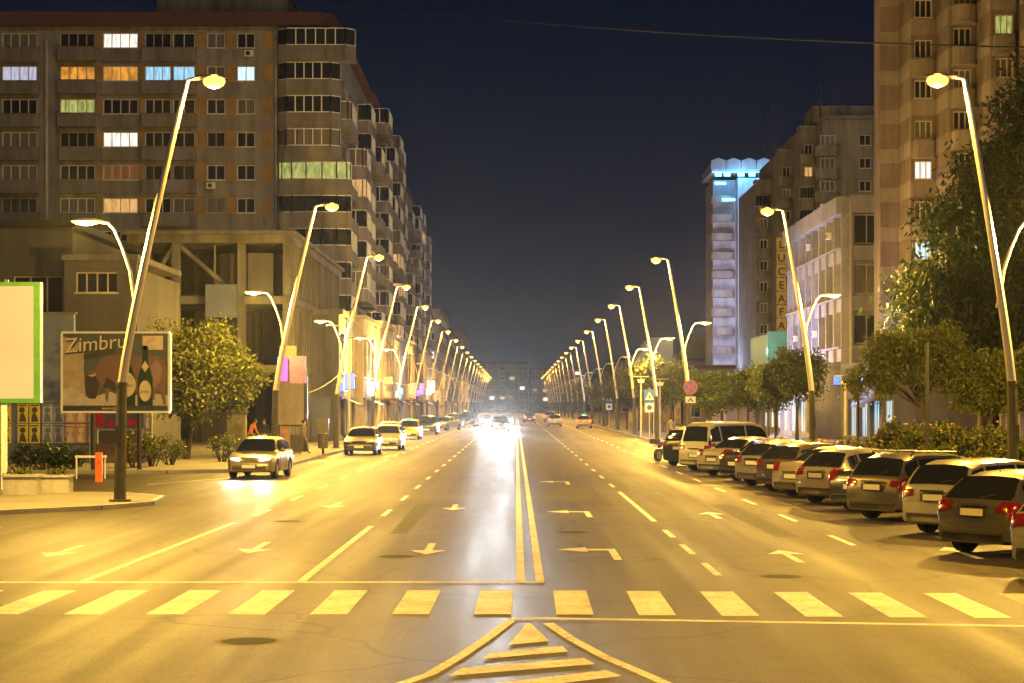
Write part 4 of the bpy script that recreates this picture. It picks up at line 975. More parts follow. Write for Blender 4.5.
for i, (px, y, h) in enumerate(bl_):
    o = thing('bush', blab[i], 'bush', (WX(px, y), y, .13), 0, 'bushes along the left pavement'); f = MB(); st = MB()
    for k in range(12):
        c = (rr.uniform(-.6, .6), rr.uniform(-.4, .4), h * (.25 + .6 * rr.random())); st.tube([(c[0] * .3, c[1] * .3, 0), c], [.025, .008], 5, cap=False); leaves(f, c, (.32, .32, .3), 90, .12, rr, .2)
    st.build('stem', M['bark'], o); f.build('foliage', M['leaf_dark' if i < 4 else 'leaf_shrub'], o)

# ------------------------------------------------------------------ cars
def lerp_curve(pts, t):
    for (a, va), (b, vb) in zip(pts, pts[1:]):
        if t <= b:
            u = (t - a) / (b - a) if b > a else 0
            u = u * u * (3 - 2 * u) * .5 + u * .5
            return va + (vb - va) * u
    return pts[-1][1]
STY = dict(
    hatch=dict(L=4.05, W=1.74, belt=[(0, .66), (.012, .86), (.05, .97), (.55, .95), (.74, .93), (.79, .88), (.95, .72), (.985, .62), (1, .5)], roof=[(.035, .97), (.14, 1.38), (.24, 1.46), (.42, 1.49), (.55, 1.42), (.75, .93)], rg=(.04, .145), ws=(.56, .745), doors=(.17, .40, .62)),
    sedan=dict(L=4.5, W=1.76, belt=[(0, .62), (.012, .86), (.04, .98), (.18, .99), (.5, .94), (.72, .93), (.77, .88), (.95, .72), (.985, .62), (1, .5)], roof=[(.17, .99), (.31, 1.36), (.40, 1.44), (.50, 1.45), (.57, 1.39), (.73, .93)], rg=(.18, .31), ws=(.58, .725), doors=(.28, .44, .62)),
    estate=dict(L=4.6, W=1.78, belt=[(0, .66), (.012, .88), (.04, .99), (.55, .96), (.74, .94), (.79, .89), (.95, .74), (.985, .64), (1, .5)], roof=[(.02, .99), (.085, 1.42), (.18, 1.52), (.42, 1.54), (.57, 1.45), (.75, .94)], rg=(.025, .09), ws=(.58, .745), doors=(.12, .40, .63)),
    suv=dict(L=4.4, W=1.84, belt=[(0, .7), (.012, .95), (.04, 1.07), (.55, 1.06), (.74, 1.05), (.78, 1.0), (.95, .86), (.985, .7), (1, .55)], roof=[(.02, 1.07), (.07, 1.55), (.18, 1.69), (.42, 1.71), (.57, 1.6), (.74, 1.05)], rg=(.022, .075), ws=(.58, .735), doors=(.11, .39, .62)),
    van=dict(L=4.9, W=1.9, belt=[(0, .7), (.012, .98), (.03, 1.12), (.6, 1.10), (.82, 1.08), (.85, 1.02), (.96, .88), (.985, .7), (1, .55)], roof=[(.012, 1.12), (.04, 1.78), (.12, 1.95), (.55, 1.97), (.68, 1.85), (.83, 1.08)], rg=(.014, .042), ws=(.69, .825), doors=(.1, .46, .70)),
)
PAINT = {}
def paint(c, metal=.35):
    if c not in PAINT: PAINT[c] = surf('car_paint', tuple(v * .8 for v in c), .28, metal, var=.08, scale=.8, coat=.6)
    return PAINT[c]
def car(style, lab, x, y, heading, c, cat='car', heads=False, tails=False, detail=True, rails=False, group=None, name='parked_car', sign=None, plate=True, k=1.0):
    """heading: degrees clockwise from +y; (x, y) is the middle of the rear end, or of the car when detail is None"""
    S = STY[style]; L, W = S['L'] * k, S['W'] / 2
    hd = R(heading); cx, cy = x + math.sin(hd) * L / 2, y + math.cos(hd) * L / 2
    o = thing(name, lab, cat, (cx, cy, .005), -hd, group)
    wf, wr = .80, .195; wrad = .315 if style in ('hatch', 'sedan', 'estate') else .35
    ts = sorted(set([0, .006, .012, .025, .04, .06, .085, .1, .12, .145, .165, .965, .98, .99, 1] + [i / 44 for i in range(1, 44)] + list(S['rg']) + list(S['ws'])))
    pr = math.hypot(1, 0)
    body = MB(); rings = []
    def zbelt(t): return lerp_curve(S['belt'], t)
    def zroof(t):
        r_ = S['roof']
        if t <= r_[0][0] or t >= r_[-1][0]: return None
        return max(lerp_curve(r_, t), zbelt(t))
    def wid(t): return W * (1 - .16 * max(0, (.08 - t) / .08) ** 2 - .20 * max(0, (t - .88) / .12) ** 2)
    def zbot(t):
        z = .22 + .06 * max(0, (.05 - t) / .05) + .05 * max(0, (t - .95) / .05)
        for q in (wf, wr):
            d = (t - q) * L
            if abs(d) < wrad + .07: z = max(z, .31 + math.sqrt(max(0, (wrad + .07) ** 2 - d * d)) * .98)
        return z
    def ring(t):
        w, zb, zo = wid(t), zbelt(t), zbot(t); zr_ = zroof(t); Y_ = (t - .5) * L
        zm = min(max(.55, zo + .02), zb - .03)
        if zr_ is None or zr_ < zb + .02:
            up = [(w * .90, zb + .004), (w * .6, zb + .025), (0, zb + .035)]
        else:
            u = min(1, (zr_ - zb) / .45); wt = w * (.92 - .19 * u)
            up = [(wt, zr_ - .055 * u), (wt * .82, zr_ - .012 * u), (0, zr_ + .012)]
        half = [(0, zo), (w * .9, zo), (w * .985, zo + .03), (w, zm), (w * .985, zb - .05), (w * .95, zb)] + up
        return Y_, half
    full = []
    for t in ts:
        Y_, h = ring(t)
        full.append([body.P((a, Y_, z)) for a, z in h] + [body.P((-a, Y_, z)) for a, z in h[-2:0:-1]])
    n = len(full[0])
    for a, b in zip(full, full[1:]):
        for i in range(n):
            body.f.append([a[i], a[(i + 1) % n], b[(i + 1) % n], b[i]]); body.mi.append(0)
    body.f.append(full[0]); body.f.append(full[-1]); body.mi += [0, 0]
    body.build('body', paint(c), o, True, 38)
    # glass
    def strip(name, t0, t1, lat, inset=.06, off=.012):
        g_ = MB(); tt = [t0 + (t1 - t0) * (inset + (1 - 2 * inset) * i / 6) for i in range(7)]; rows_ = []
        for t in tt:
            Y_, h = ring(t); (wa, za), (wb, zb_), (wc, zc) = h[6], h[7], h[8]
            line = [(-wa * .95, za), (-wb, zb_), (0, zc), (wb, zb_), (wa * .95, za)]
            rows_.append((Y_, line))
        sgn = -1 if t0 < .4 else 1
        idx = [[g_.P((a * .97, Y_ + sgn * off, z + off)) for a, z in line] for Y_, line in rows_]
        for a, b in zip(idx, idx[1:]):
            for i in range(4): g_.f.append([a[i], a[i + 1], b[i + 1], b[i]]); g_.mi.append(0)
        return g_.build(name, M['carglass'], o, True, 60)
    strip('rear_window', *S['rg'], 0); strip('windscreen', *S['ws'], 0)
    def side(sx, t0, t1):
        g_ = MB(); idx = []
        for i in range(9):
            t = t0 + (t1 - t0) * i / 8; Y_, h = ring(t); (wa, za), (wb, zb_) = h[5], h[6]
            if zb_ - za < .06: continue
            p = [(wa + (wb - wa) * s_ + .008, za + (zb_ - za) * s_ + .003) for s_ in (.1, .5, .88)]
            idx.append([g_.P((sx * a, Y_, z)) for a, z in p])
        for a, b in zip(idx, idx[1:]):
            for i in range(2): g_.f.append([a[i], a[i + 1], b[i + 1], b[i]]); g_.mi.append(0)
        if idx: g_.build('side_window', M['carglass'], o, True, 60)
    d0, d1, d2 = S['doors']
    for sx in (1, -1):
        side(sx, S['rg'][1] - .03 if style != 'sedan' else .25, d0 + .04) if style not in ('sedan',) else None
        side(sx, d0 + .055 if style != 'sedan' else .29, d1 - .008); side(sx, d1 + .008, d2 + .035)
    # wheels
    for t in (wf, wr):
        for sx in (1, -1):
            wb = MB(T((sx * (W - .115), (t - .5) * L, wrad - .005)) @ RZ(90)); wb.tube([(0, -.1, 0), (0, -.085, 0), (0, .085, 0), (0, .1, 0)], [wrad * .9, wrad, wrad, wrad * .9], 20)
            wh = wb.build('wheel', M['rubber'], o, True)
            rb = MB(T((sx * (W - .115), (t - .5) * L, wrad - .005)) @ RZ(90)); e = -.106 if sx > 0 else .106; e2 = -.112 if sx > 0 else .112
            lo, hi = min(e, 0), max(e, 0)
            rb.disc((0, 0), wrad * .62, lo, hi, 18, 1)
            for k_ in range(5):
                a = 2 * math.pi * k_ / 5; ca, sa = math.cos(a), math.sin(a); q = wrad * .6
                rb.plate([(ca * .03 - sa * .035, sa * .03 + ca * .035), (ca * .03 + sa * .035, sa * .03 - ca * .035), (ca * q + sa * .03, sa * q - ca * .03), (ca * q - sa * .03, sa * q + ca * .03)], min(e2, e), max(e2, e), 0)
            rb.build('rim', [M['rim'], M['black']], wh)
    # rear: lights, plate, bumper, lid line
    zb = zbelt(.04); rear = -L / 2
    tall = style in ('suv', 'van', 'estate')
    for sx in (1, -1):
        tb = MB(); gr_ = []
        lo_ = .004 if not tall else .008
        for tq in (.006, .012, .025, .04, .06):
            Y_, h = ring(tq); (w5, z5), (w3, z3) = h[5], h[3]
            gr_.append([tb.P((sx * a_, yy, z_)) for a_, yy, z_ in ((w5 * .68, Y_ - .014, z5 + .034), (w5 * .985, Y_ - .014, z5 + .014), (h[4][0] + .014, Y_ - .008, h[4][1] + .01), (w3 + .014, Y_ - .006, max(z3 + .1, z5 - .19)))])
        for a_, b_ in zip(gr_, gr_[1:]):
            for i_ in range(3): tb.f.append([a_[i_], a_[i_ + 1], b_[i_ + 1], b_[i_]]); tb.mi.append(0)
        z0_, Y0 = zbelt(lo_), (lo_ - .5) * L
        tb.build('tail_light', M['taillit'] if tails else M['taillens'], o, True)
        hb_ = MB(); f_ = L / 2
        hb_.prism([(sx * W * .45, f_ - .06), (sx * W * .80, f_ - .16), (sx * W * .86, f_ - .38), (sx * W * .5, f_ - .36)], zbelt(.95) - .14, zbelt(.95) - .0)
        hb_.build('headlight', M['headlit'] if heads else M['clearlens'], o)
        mb_ = MB(); mb_.ball((sx * (W + .09), (d2 + .045 - .5) * L, zbelt(d2) + .06), (.11, .07, .075), 5); mb_.tube([(sx * (W - .05), (d2 + .045 - .5) * L, zbelt(d2) + .02), (sx * (W + .07), (d2 + .045 - .5) * L, zbelt(d2) + .04)], .025, 6); mb_.build('mirror', paint(c), o, True, 60)
        if detail:
            db = MB()
            for t in (d0 + .06, d1, d2 + .04):
                for z_ in (0,): db.box(sx * (W * .999) - .004, sx * (W * .999) + .004, (t - .5) * L - .006, (t - .5) * L + .006, .32, zbelt(t) - .06)
            db.box(sx * W * .99 - .02, sx * W * .99 + .025, (d1 + .03 - .5) * L - .22, (d1 + .03 - .5) * L - .04, zbelt(.4) - .14, zbelt(.4) - .11)
            db.box(sx * W * .99 - .02, sx * W * .99 + .025, (d0 + .07 - .5) * L, (d0 + .07 - .5) * L + .17, zbelt(.4) - .14, zbelt(.4) - .11)
            db.build('door_trim', M['plastic'], o)
    bp_ = MB(); bp_.box(-W * .72, W * .72, rear - .03, rear + .1, .40, .45); bp_.box(-W * .75, W * .75, rear - .0, rear + .1, .24, .4); bp_.build('bumper', M['plastic'], o); bp_ = MB(); bp_.box(-W * .7, W * .7, L / 2 - .12, L / 2 + .02, .30, .44); bp_.build('front_grille', M['plastic'], o)
    if plate:
        zp = .78 if style != 'sedan' else .62
        for (yy, s_, z_) in ((rear - .028, 1, zp if style != 'van' else .62), (L / 2 + .025, -1, .44)):
            p = MB(); p.box(-.26, .26, yy - .012, yy + .012, z_ - .06, z_ + .06, 0); p.box(-.26, -.22, yy - .016, yy + .016, z_ - .06, z_ + .06, 1); p.box(-.28, .28, yy - .008, yy + .008, z_ - .08, z_ + .08, 2)
            p.build('number_plate', [M['plate'], M['platerim'], M['plastic']], o)
        if detail:
            q = MB(); q.box(-.3, .3, rear - .03, rear + .05, zp + .11, zp + .15); q.build('boot_handle', M['chrome'], o)
            q = MB(); q.tube([(-.02, rear + S['rg'][0] * L + .02, zb + .06), (.34, rear + S['rg'][0] * L + .055, zb + .14)], .012, 5); q.build('rear_wiper', M['plastic'], o)
    if rails:
        for sx in (1, -1):
            q = MB(); q.tube([(sx * W * .66, (.14 - .5) * L, lerp_curve(S['roof'], .14)), (sx * W * .66, (.17 - .5) * L, lerp_curve(S['roof'], .2) + .06), (sx * W * .66, (.5 - .5) * L, lerp_curve(S['roof'], .5) + .06), (sx * W * .66, (.54 - .5) * L, lerp_curve(S['roof'], .54))], .022, 6); q.build('roof_rail', M['black'], o)
    if detail:
        q = MB(); q.tube([(0, (.2 - .5) * L, lerp_curve(S['roof'], .3) - .02), (0, (.17 - .5) * L, lerp_curve(S['roof'], .3) + .22)], .008, 5); q.build('aerial', M['plastic'], o)
    if sign:
        q = MB(); q.plate([(-.28, 1.47), (.28, 1.47), (.22, 1.62), (-.22, 1.62)], -.1, .1); q.build('roof_sign', sign, o)
    return o
PK = 'cars parked nose-in along the right'
car('hatch', 'silver car cut by the right edge of the picture, nearest in the parked row', 8.1, 27.2, 52, (.42, .41, .38))
car('hatch', 'dark grey hatchback with wide rear window, second nearest in the right parked row', 7.95, 31.4, 52, (.13, .13, .125))
car('estate', 'silver-white family car with dark rear window, third in the right parked row', 8.4, 36.3, 50, (.55, .54, .50))
car('estate', 'dark bronze estate with roof rails in the right parked row', 8.1, 41.0, 52, (.15, .135, .11), rails=True)
car('sedan', 'black car squeezed left of the bronze estate with roof rails', 8.3, 44.6, 52, (.05, .05, .05))
car('hatch', 'pale gold small hatchback sixth in the right parked row', 7.95, 47.8, 54, (.50, .46, .36))
car('sedan', 'gold sedan with red tail lamps left of the pale gold hatchback', 7.8, 51.2, 54, (.40, .36, .27))
car('hatch', 'brown hatchback with dark windows between the two gold cars', 7.8, 54.6, 52, (.12, .095, .07))
car('hatch', 'light grey hatchback ninth in the right parked row', 7.6, 58.2, 52, (.36, .36, .34))
car('sedan', 'black sedan with long dark roof below the clipped trees', 7.5, 62.2, 56, (.03, .03, .032))
car('sedan', 'silver sedan parked just this side of the white van', 7.25, 66.8, 50, (.55, .54, .51))
car('van', 'white van with blank sides in the right parked row', 7.1, 72.0, 48, (.72, .70, .64), cat='van', name='parked_van')
car('suv', 'dark off-road car left of the white van', 7.0, 78.0, 40, (.06, .055, .055))
# motorbike
mbk = thing('motorbike', 'blue and red motorbike standing left of the dark off-road car', 'motorbike', (7.0, 84.5, .01), R(-35))
for y in (-.66, .66):
    b = MB(T((0, y, .3)) @ RZ(90)); b.tube([(0, -.06, 0), (0, .06, 0)], .3, 18); w_ = b.build('wheel', M['rubber'], mbk, True); b = MB(T((0, y, .3)) @ RZ(90)); b.disc((0, 0), .19, -.066, .066, 14); b.build('rim', M['rim'], w_)
b = MB(); b.ball((0, .2, .78), (.19, .36, .2), 6); b.ball((0, -.62, .75), (.14, .32, .12), 6); b.build('fairing', surf('blue_bike_paint', (.03, .06, .4), .3, var=.1, coat=.6), mbk, True)
b = MB(); b.ball((0, -.2, .84), (.15, .42, .08), 6); b.build('seat', M['plastic'], mbk, True)
b = MB(); b.tube([(0, .66, .3), (0, .45, .95)], .04, 6); b.tube([(-.34, .38, 1.02), (.34, .38, 1.02)], .025, 6); b.box(-.12, .12, -.25, .3, .3, .62); b.build('frame', M['black'], mbk)
b = MB(); b.box(-.12, .12, -.98, -.9, .66, .78); b.build('tail_light', M['taillit'], mbk)
b = MB(); b.prism([(-.18, -1.12), (.18, -1.12), (.2, -.8), (-.2, -.8)], .84, 1.06); b.build('top_box', M['plastic'], mbk)
# left side
car('hatch', 'yellow-lit silver car with lit headlights pulling in below the leafy tree', -9.3, 68.5, 184, (.30, .26, .13), heads=True, name='car', k=.97)  # yellow lamplight is mixed into the silver paint colour
car('hatch', 'dark sedan with a pale roof, nearest of the cars parked on the left', -8.2, 99, 181, (.06, .06, .055))
car('hatch', 'second silver car on the left, tucked behind the dark parked car', -7.6, 110, 181, (.45, .43, .38), heads=False)
car('estate', 'dark parked car on the left between the silver car and the yellow taxi', -8.5, 124, 180, (.08, .08, .08))
car('estate', 'bright yellow taxi with a roof sign parked on the left', -8.3, 143, 180, (.62, .40, .02), name='taxi', cat='taxi', sign=SG['green'])
car('suv', 'dark green car parked on the left just beyond the yellow taxi', -8.0, 166, 180, (.03, .05, .035))
car('sedan', 'pale beige sedan standing slanted on the left beyond the taxi', -6.4, 192, 205, (.45, .42, .36))
car('suv', 'dark off-road car beside the dark blue van on the left', -6.9, 214, 190, (.05, .05, .055))
car('van', 'dark blue van standing on the left near the oncoming headlights', -5.6, 226, 185, (.03, .04, .10), name='van', cat='van')
for (x, y, lab) in ((-1.5, 180, 'oncoming car with dazzling headlights, nearest beside the centre line'), (-1.8, 196, 'second oncoming car with dazzling headlights behind the nearest one'), (-3.6, 222, 'oncoming car with headlights in the second lane from the centre line'), (-1.2, 236, 'third oncoming car close behind along the centre line')):
    car('hatch', lab, x, y, 180, (.3, .3, .3), heads=True, detail=False, name='car')
for (st, x, y, lab, c) in (('hatch', 4.8, 222, 'pale car with red tail lights driving away, nearest on the right', (.4, .4, .42)), ('sedan', 2.0, 262, 'dark car with red tail lights driving away beside the centre line', (.1, .04, .03)), ('suv', 5.2, 276, 'grey car with red tail lights farther ahead in the second right lane', (.2, .2, .2)), ('hatch', 2.1, 310, 'car with red tail lights farthest ahead along the centre line', (.3, .05, .04))):
    car(st, lab, x, y, 0, c, tails=True, detail=False, name='car')
car('hatch', 'yellow taxi with red tail lights near the right kerb far ahead', 7.7, 205, 4, (.60, .38, .02), tails=True, name='taxi', cat='taxi', sign=SG['green'], detail=False)
def beam(x, y, z, p, ang=17, tilt=88.3, rz=180):
    d = bpy.data.lights.new('headlight_beam', 'SPOT'); d.energy = p; d.color = (.9, .95, 1); d.spot_size = R(ang); d.spot_blend = .8; d.shadow_soft_size = .09
    o = bpy.data.objects.new('headlight_beam', d); col.objects.link(o); o.location = (x, y, z); o.rotation_euler = (R(tilt), 0, R(rz)); return o
for (x, y) in ((-1.5, 175.6), (-1.8, 191.6), (-3.6, 217.6), (-1.2, 231.6)):
    for dx in (-.55, .55): beam(x + dx, y - .12, .68, 15000)
for dx in (-.5, .5): beam(-9.55 + dx, 64.2, .68, 120, 40, 84, 182)

# ------------------------------------------------------------------ small street furniture on the left
o = thing('barrier_rail', 'short white metal rail beside the orange post', 'rail', (WX(73, 64), 64.5, 0)); b = MB()
b.tube([(0, 0, 0), (0, 0, .76)], .03, 8); b.tube([(1.0, .1, 0), (1.0, .1, .76)], .03, 8); b.build('post', M['white'], o); b = MB(); b.box(-.04, 1.05, -.06, .16, .76, .84); b.build('rail', M['white'], o)
o = thing('orange_post', 'bright orange square marker post at the end of the white rail', 'bollard', (WX(99, 62), 62, 0)); b = MB(); b.box(-.11, .11, -.08, .08, 0, 1.02); b.build('post', M['orange'], o); b = MB(); b.plate([(-.06, .6), (0, .6), (.09, .74), (.03, .74)], -.09, -.081); b.build('slash', M['signred'], o)
def planter(lab, px, y, w, h):
    o = thing('planter', lab, 'planter', (WX(px, y), y, .1)); b = MB(); b.prism([(-w / 2, -.3), (w / 2, -.3), (w / 2, .3), (-w / 2, .3)], 0, h); b.box(-w / 2 - .04, w / 2 + .04, -.34, .34, h, h + .07); b.build('trough', M['kerb'], o); f = MB(); leaves(f, (0, 0, h + .12), (w / 2, .3, .16), 220, .1, rr, .2); f.build('foliage', M['leaf_shrub'], o)
planter('concrete planter box at the left edge below the lit panel', 22, 51.5, .95, .5); planter('second concrete planter box, left of the white rail', 57, 52.5, .8, .45)
o = thing('litter_bin', 'dark cylindrical litter bin on a post left of the parked dark car', 'bin', (WX(323, 92), 92, .13)); b = MB(); b.tube([(0, 0, 0), (0, 0, .5)], .06, 8); b.build('foot', M['black'], o); b = MB(); b.tube([(0, 0, .3), (0, 0, 1.05)], [.25, .28], 12); b.build('drum', M['darkpole'], o); b = MB(); b.box(-.3, .3, -.05, .05, 1.1, 1.8); b.build('notice_board', M['darkpole'], o)
o = thing('display_case', 'tall pale blank display panel in a dark frame below the pink sign', 'display case', (WX(290, 98), 98, .13)); b = MB(); b.box(-.95, -.8, 0, .2, 0, 4.0); b.box(.75, .95, 0, .2, 0, 4.0); b.box(-.95, .95, 0, .2, 4.0, 4.15); b.box(-.8, .75, 0, .2, 1.35, 1.45); b.build('frame', M['black'], o); b = MB(); b.box(-.8, .75, .05, .15, 1.45, 4.0); b.build('panel', M['far1'], o); b = MB(); b.box(-.9, .9, .02, .18, 0, .9); b.build('plinth', M['oldcon'], o)
o = thing('brown_box', 'small brown cabinet beside the display panel', 'cabinet', (WX(285, 90), 90, .13)); b = MB(); b.box(-.24, .24, -.2, .2, 0, 1.45); b.build('body', M['brown'], o); b = MB(); b.box(-.2, .2, -.215, -.201, .15, 1.3); b.build('door', M['wood'], o)
o = thing('led_sign', 'glowing pink and blue sign hung on the lamp post by the leafy tree', 'lit sign', (WX(289, 79), 79, 3.6)); b = MB(); b.box(-.42, -.05, -.1, .1, .1, 1.15); b.build('pink_panel', SG['pink'], o); b = MB(); b.box(-.5, -.43, -.1, .1, .1, 1.15); b.build('blue_edge', SG['blue'], o); b = MB(); b.box(-.05, .75, -.06, .06, .0, 1.2); b.build('violet_panel', surf('violet_panel', (.22, .14, .32), .5, var=.2), o); b = MB(); b.tube([(-.9, 0, .6), (-.4, 0, .6)], .03, 6); b.build('bracket', M['black'], o)
o = thing('stone_pier', 'pale square stone pier below the leafy tree', 'pier', (WX(236, 88), 88, .13)); b = MB(); b.box(-.45, .45, 0, .6, 0, 2.1); b.build('shaft', M['kerb'], o); b = MB(); b.box(-.5, .5, -.05, .65, 2.1, 2.22); b.build('cap', M['oldcon'], o)
o = thing('low_wall', 'dark low wall behind the people left of the silver car', 'wall', (WX(258, 102), 102, .13)); b = MB(); b.box(-1.4, 1.3, 0, .3, 0, .8); b.build('wall', M['darkgrey'], o); b = MB(); b.box(-1.45, 1.35, -.03, .33, .8, .88); b.build('coping', M['oldcon'], o)
# slim white curved lamp by the shops
o = thing('curved_lamp', 'slim pavement lamp with a bent top by the blue lit shop', 'street lamp', (WX(347, 104), 104.8, .13)); b = MB(); b.tube([(0, 0, 0), (.05, 0, 4), (0, 0, 6.2), (-.3, 0, 7.0), (-.7, 0, 7.15)], [.09, .07, .05, .04, .03], 8); b.build('pole', M['metal'], o, True); b = MB(); b.ball((-.95, 0, 7.15), (.36, .12, .06), 5); b.build('lamp_head', M['metal'], o, True)
# overhead cable
o = tag(bpy.data.objects.new('cable', None), None); bpy.data.objects.remove(o)
b = MB(); A, Bp = Vector((-19.2, 153, 37.5)), Vector((29.6, 100.5, 22.6)); b.tube([A.lerp(Bp, i / 20) - Vector((0, 0, .8 * 4 * (i / 20) * (1 - i / 20))) for i in range(21)], .045, 6); tag(b.build('overhead_cable', M['black']), 'thin dark cable strung high across the street', 'cable')
b = MB(); b.tube([Vector((-10.0, 104, 4.6)).lerp(Vector((-14.2, 112, 3.4)), i / 10) - Vector((0, 0, .5 * 4 * (i / 10) * (1 - i / 10))) for i in range(11)], .03, 6); tag(b.build('slack_cable', M['white']), 'slack pale cable hanging between the lamp post and the ribbed wall', 'cable')

# ------------------------------------------------------------------ people (one skinned body each)
def person(lab, x, y, rz, shirt, trousers, hair=(.02, .015, .01), lean=0, step=.0, bend=0):
    o = thing('person', lab, 'person', (x, y, .13), R(rz))
    V = []; E = []; Rd = []
    def add(p, r, pa=None):
        V.append(p); Rd.append(r)
        if pa is not None: E.append((pa, len(V) - 1))
        return len(V) - 1
    pel = add((0, 0, .95), .135); ab_ = add((0, -.01 - bend * .1, 1.12), .125, pel); ch = add((0, -bend * .25, 1.34), .15, ab_); nk = add((0, -bend * .35, 1.50), .055, ch); hd = add((0, -.015 - bend * .42, 1.60), .085, nk); add((0, -.015 - bend * .45, 1.70), .075, hd)
    add((0, -.115 - bend * .42, 1.60), .02, hd)
    for s in (1, -1):
        hp = add((s * .09, 0, .88), .095, pel); kn = add((s * .10, -.02 - s * step * .5, .50), .062, hp); an = add((s * .105, .02 - s * step, .08), .042, kn); add((s * .11, -.13 - s * step, .04), .04, an)
        sh = add((s * .19, -bend * .27, 1.41), .06, ch); el = add((s * .25, .02 - bend * .3 + s * step * .3, 1.13), .043, sh); wr_ = add((s * .245, -.08 - bend * .45 + s * step * .5, .89), .03, el); pm_ = add((s * .24, -.10 - bend * .45 + s * step * .5, .82), .032, wr_)
        for k in range(4):
            f1 = add((s * (.225 + .0), -.135 - bend * .45 + s * step * .5 + k * .024, .76), .009, pm_); add((s * .215, -.135 - bend * .45 + s * step * .5 + k * .024, .70 + .008 * abs(k - 1)), .008, f1)
        add((s * .215, -.15 - bend * .45 + s * step * .5, .80), .01, pm_)
    me = bpy.data.meshes.new('person_body'); me.from_pydata(V, E, [])
    ob = bpy.data.objects.new('tmp_body', me); col.objects.link(ob)
    md = ob.modifiers.new('skin', 'SKIN'); sv = me.skin_vertices[0].data
    for i, r in enumerate(Rd): sv[i].radius = (r, r * (.8 if i in (0, 1, 2) else 1))
    sv[0].use_root = True
    ob.modifiers.new('sub', 'SUBSURF').levels = 1
    bpy.context.view_layer.update()
    m2 = bpy.data.meshes.new_from_object(ob.evaluated_get(bpy.context.evaluated_depsgraph_get())); bpy.data.objects.remove(ob)
    skin = surf('skin', (.42, .24, .16), .6, var=.05)
    m2.materials.clear()
    for m_ in (surf('shirt', shirt, .85, var=.15), surf('trousers', trousers, .85, var=.15), skin, M['black']): m2.materials.append(m_)
    for p in m2.polygons:
        z = p.center.z; p.use_smooth = True
        p.material_index = 3 if z < .09 else (2 if z > 1.47 or (z < .92 and abs(p.center.x) > .19) else (0 if z > .93 or abs(p.center.x) > .2 else 1))
    bo = bpy.data.objects.new('body', m2); col.objects.link(bo); bo.parent = o
    b = MB(); b.ball((0, .02 - bend * .44, 1.665), (.098, .105, .10), 6); b.build('hair', surf('hair', hair, .7, var=.1), o, True)
    b = MB()
    for s in (1, -1): b.ball((s * .033, -.098 - bend * .42, 1.625), (.012, .008, .008), 4)
    b.build('eyes', M['signblack'], o)
    return o
person('person in an orange top bending forward near the stone pier', WX(249, 98), 98, 60, (.65, .20, .05), (.06, .06, .07), bend=1.0)
person('person in a dark top and white trousers beside the one in orange', WX(264, 99), 99, -20, (.03, .035, .06), (.6, .58, .52))
person('person in grey walking past the display panel', WX(304, 93), 93, 75, (.20, .17, .15), (.10, .09, .09), step=.22)
person('person in a greyish blue top walking along the right pavement beyond the cars', WX(671, 118), 118, 160, (.18, .17, .26), (.05, .05, .07), step=.2)

# ------------------------------------------------------------------ light from visible lit places, plus added fill lights on facades
lamp_or_fill_light(35, 281.5, 38.3, 170, (.15, .6, 1), .5); lamp_or_fill_light(40, 281.5, 38.3, 170, (.2, .65, 1), .5)
for (x, y, z, p, c) in ((-11.2, 129, 4.2, 260, (.25, .35, 1)), (-11.2, 152, 4.6, 420, (.85, .9, 1)), (-11.2, 170, 4.6, 420, (1, .5, .2)), (-11.2, 192, 4.6, 420, (.5, .85, 1)), (-11.2, 212, 4.6, 420, (1, .6, .25)), (-11.2, 253, 4.6, 600, (.9, .9, 1)),
                        (22.2, 120, 3.2, 320, (.25, .4, 1)), (21.4, 145, 3.2, 380, (.4, .8, 1)), (23, 166, 7.6, 420, (.05, .9, .4)), (30, 262, 9, 9000, (.72, .74, 1)), (31, 268, 20, 5000, (.72, .74, 1)), (20.3, 146, 5.8, 3000, (.68, .66, 1)), (20.3, 158, 5.8, 2600, (.68, .66, 1)), (26.5, 126, 6, 500, (.8, .75, 1)), (19.5, 102, 5.2, 900, (1, .72, .6))):  # hotel and violet office points are added fill, no visible source
    lamp_or_fill_light(x, y, z, p * .3, c, .3)

hz = MB(); hz.box(-420, 420, -30, 760, -1.2, 44)
hm = bpy.data.materials.new('haze'); hm.use_nodes = True; ht_ = hm.node_tree; ht_.nodes.remove(ht_.nodes['Principled BSDF'])
pv = ht_.nodes.new('ShaderNodeVolumePrincipled'); pv.inputs['Color'].default_value = (.9, .9, .9, 1); pv.inputs['Density'].default_value = .00006; pv.inputs['Anisotropy'].default_value = .86
ht_.links.new(pv.outputs[0], ht_.nodes['Material Output'].inputs['Volume'])
tag(hz.build('haze', hm), kind='stuff')
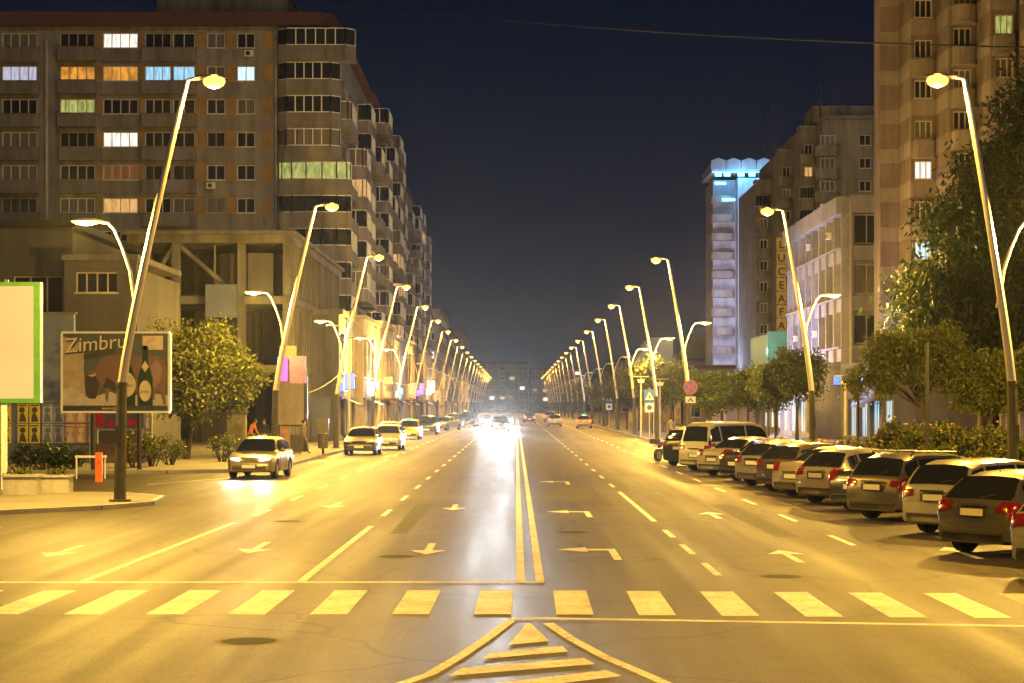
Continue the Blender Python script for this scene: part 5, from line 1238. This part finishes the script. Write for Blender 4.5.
# ------------------------------------------------------------------ night sky, weak facade fill sun, camera
w = bpy.data.worlds.new('World'); sc.world = w; w.use_nodes = True
t = w.node_tree; bg = t.nodes['Background']
sky = t.nodes.new('ShaderNodeTexSky'); sky.sky_type = 'NISHITA'; sky.sun_disc = False; sky.sun_elevation = R(-6); sky.sun_rotation = R(158)
bg.inputs['Strength'].default_value = .05; t.links.new(sky.outputs[0], bg.inputs['Color'])
bg2 = t.nodes.new('ShaderNodeBackground'); tc = t.nodes.new('ShaderNodeTexCoord'); sp = t.nodes.new('ShaderNodeSeparateXYZ')
t.links.new(tc.outputs['Generated'], sp.inputs[0])
r_ = ramp(t, sp.outputs[2], [(0, (.036, .036, .042)), (.03, (.015, .022, .038)), (.10, (.0030, .0100, .026)), (.24, (.0005, .0045, .0165)), (1, (.0006, .003, .013))])
t.links.new(r_.outputs[0], bg2.inputs['Color']); bg2.inputs['Strength'].default_value = K * .85
ad = t.nodes.new('ShaderNodeAddShader'); t.links.new(bg.outputs[0], ad.inputs[0]); t.links.new(bg2.outputs[0], ad.inputs[1]); t.links.new(ad.outputs[0], t.nodes['World Output'].inputs['Surface'])
sd = bpy.data.lights.new('facade_fill_sun', 'SUN'); sd.energy = .08; sd.angle = R(.5); sd.color = (1, .93, .86); so = bpy.data.objects.new('facade_fill_sun', sd); col.objects.link(so); so.rotation_euler = (R(58), 0, R(22))  # weak sun added as neutral fill on camera-facing facades, no moon seen
cd = bpy.data.cameras.new('camera'); cam = bpy.data.objects.new('camera', cd); col.objects.link(cam)
cam.location = (0, 0, EYE); cam.rotation_euler = (R(90), 0, 0); cd.sensor_width = 36; cd.lens = F / 1024 * 36; cd.clip_end = 4000; cd.clip_start = .1
cd.shift_x = -(VX - 512) / 1024; cd.shift_y = (VY - 341.5) / 1024
sc.camera = cam
vsn = sc.view_settings; vsn.view_transform = 'Standard'; vsn.look = 'None'; vsn.exposure = EXPO; vsn.gamma = 1
sc.render.engine = 'CYCLES'; cy_ = sc.cycles; cy_.use_denoising = True; cy_.use_light_tree = True; cy_.sample_clamp_indirect = 4; cy_.max_bounces = 5; cy_.diffuse_bounces = 3; cy_.glossy_bounces = 3; cy_.caustics_reflective = False; cy_.caustics_refractive = False
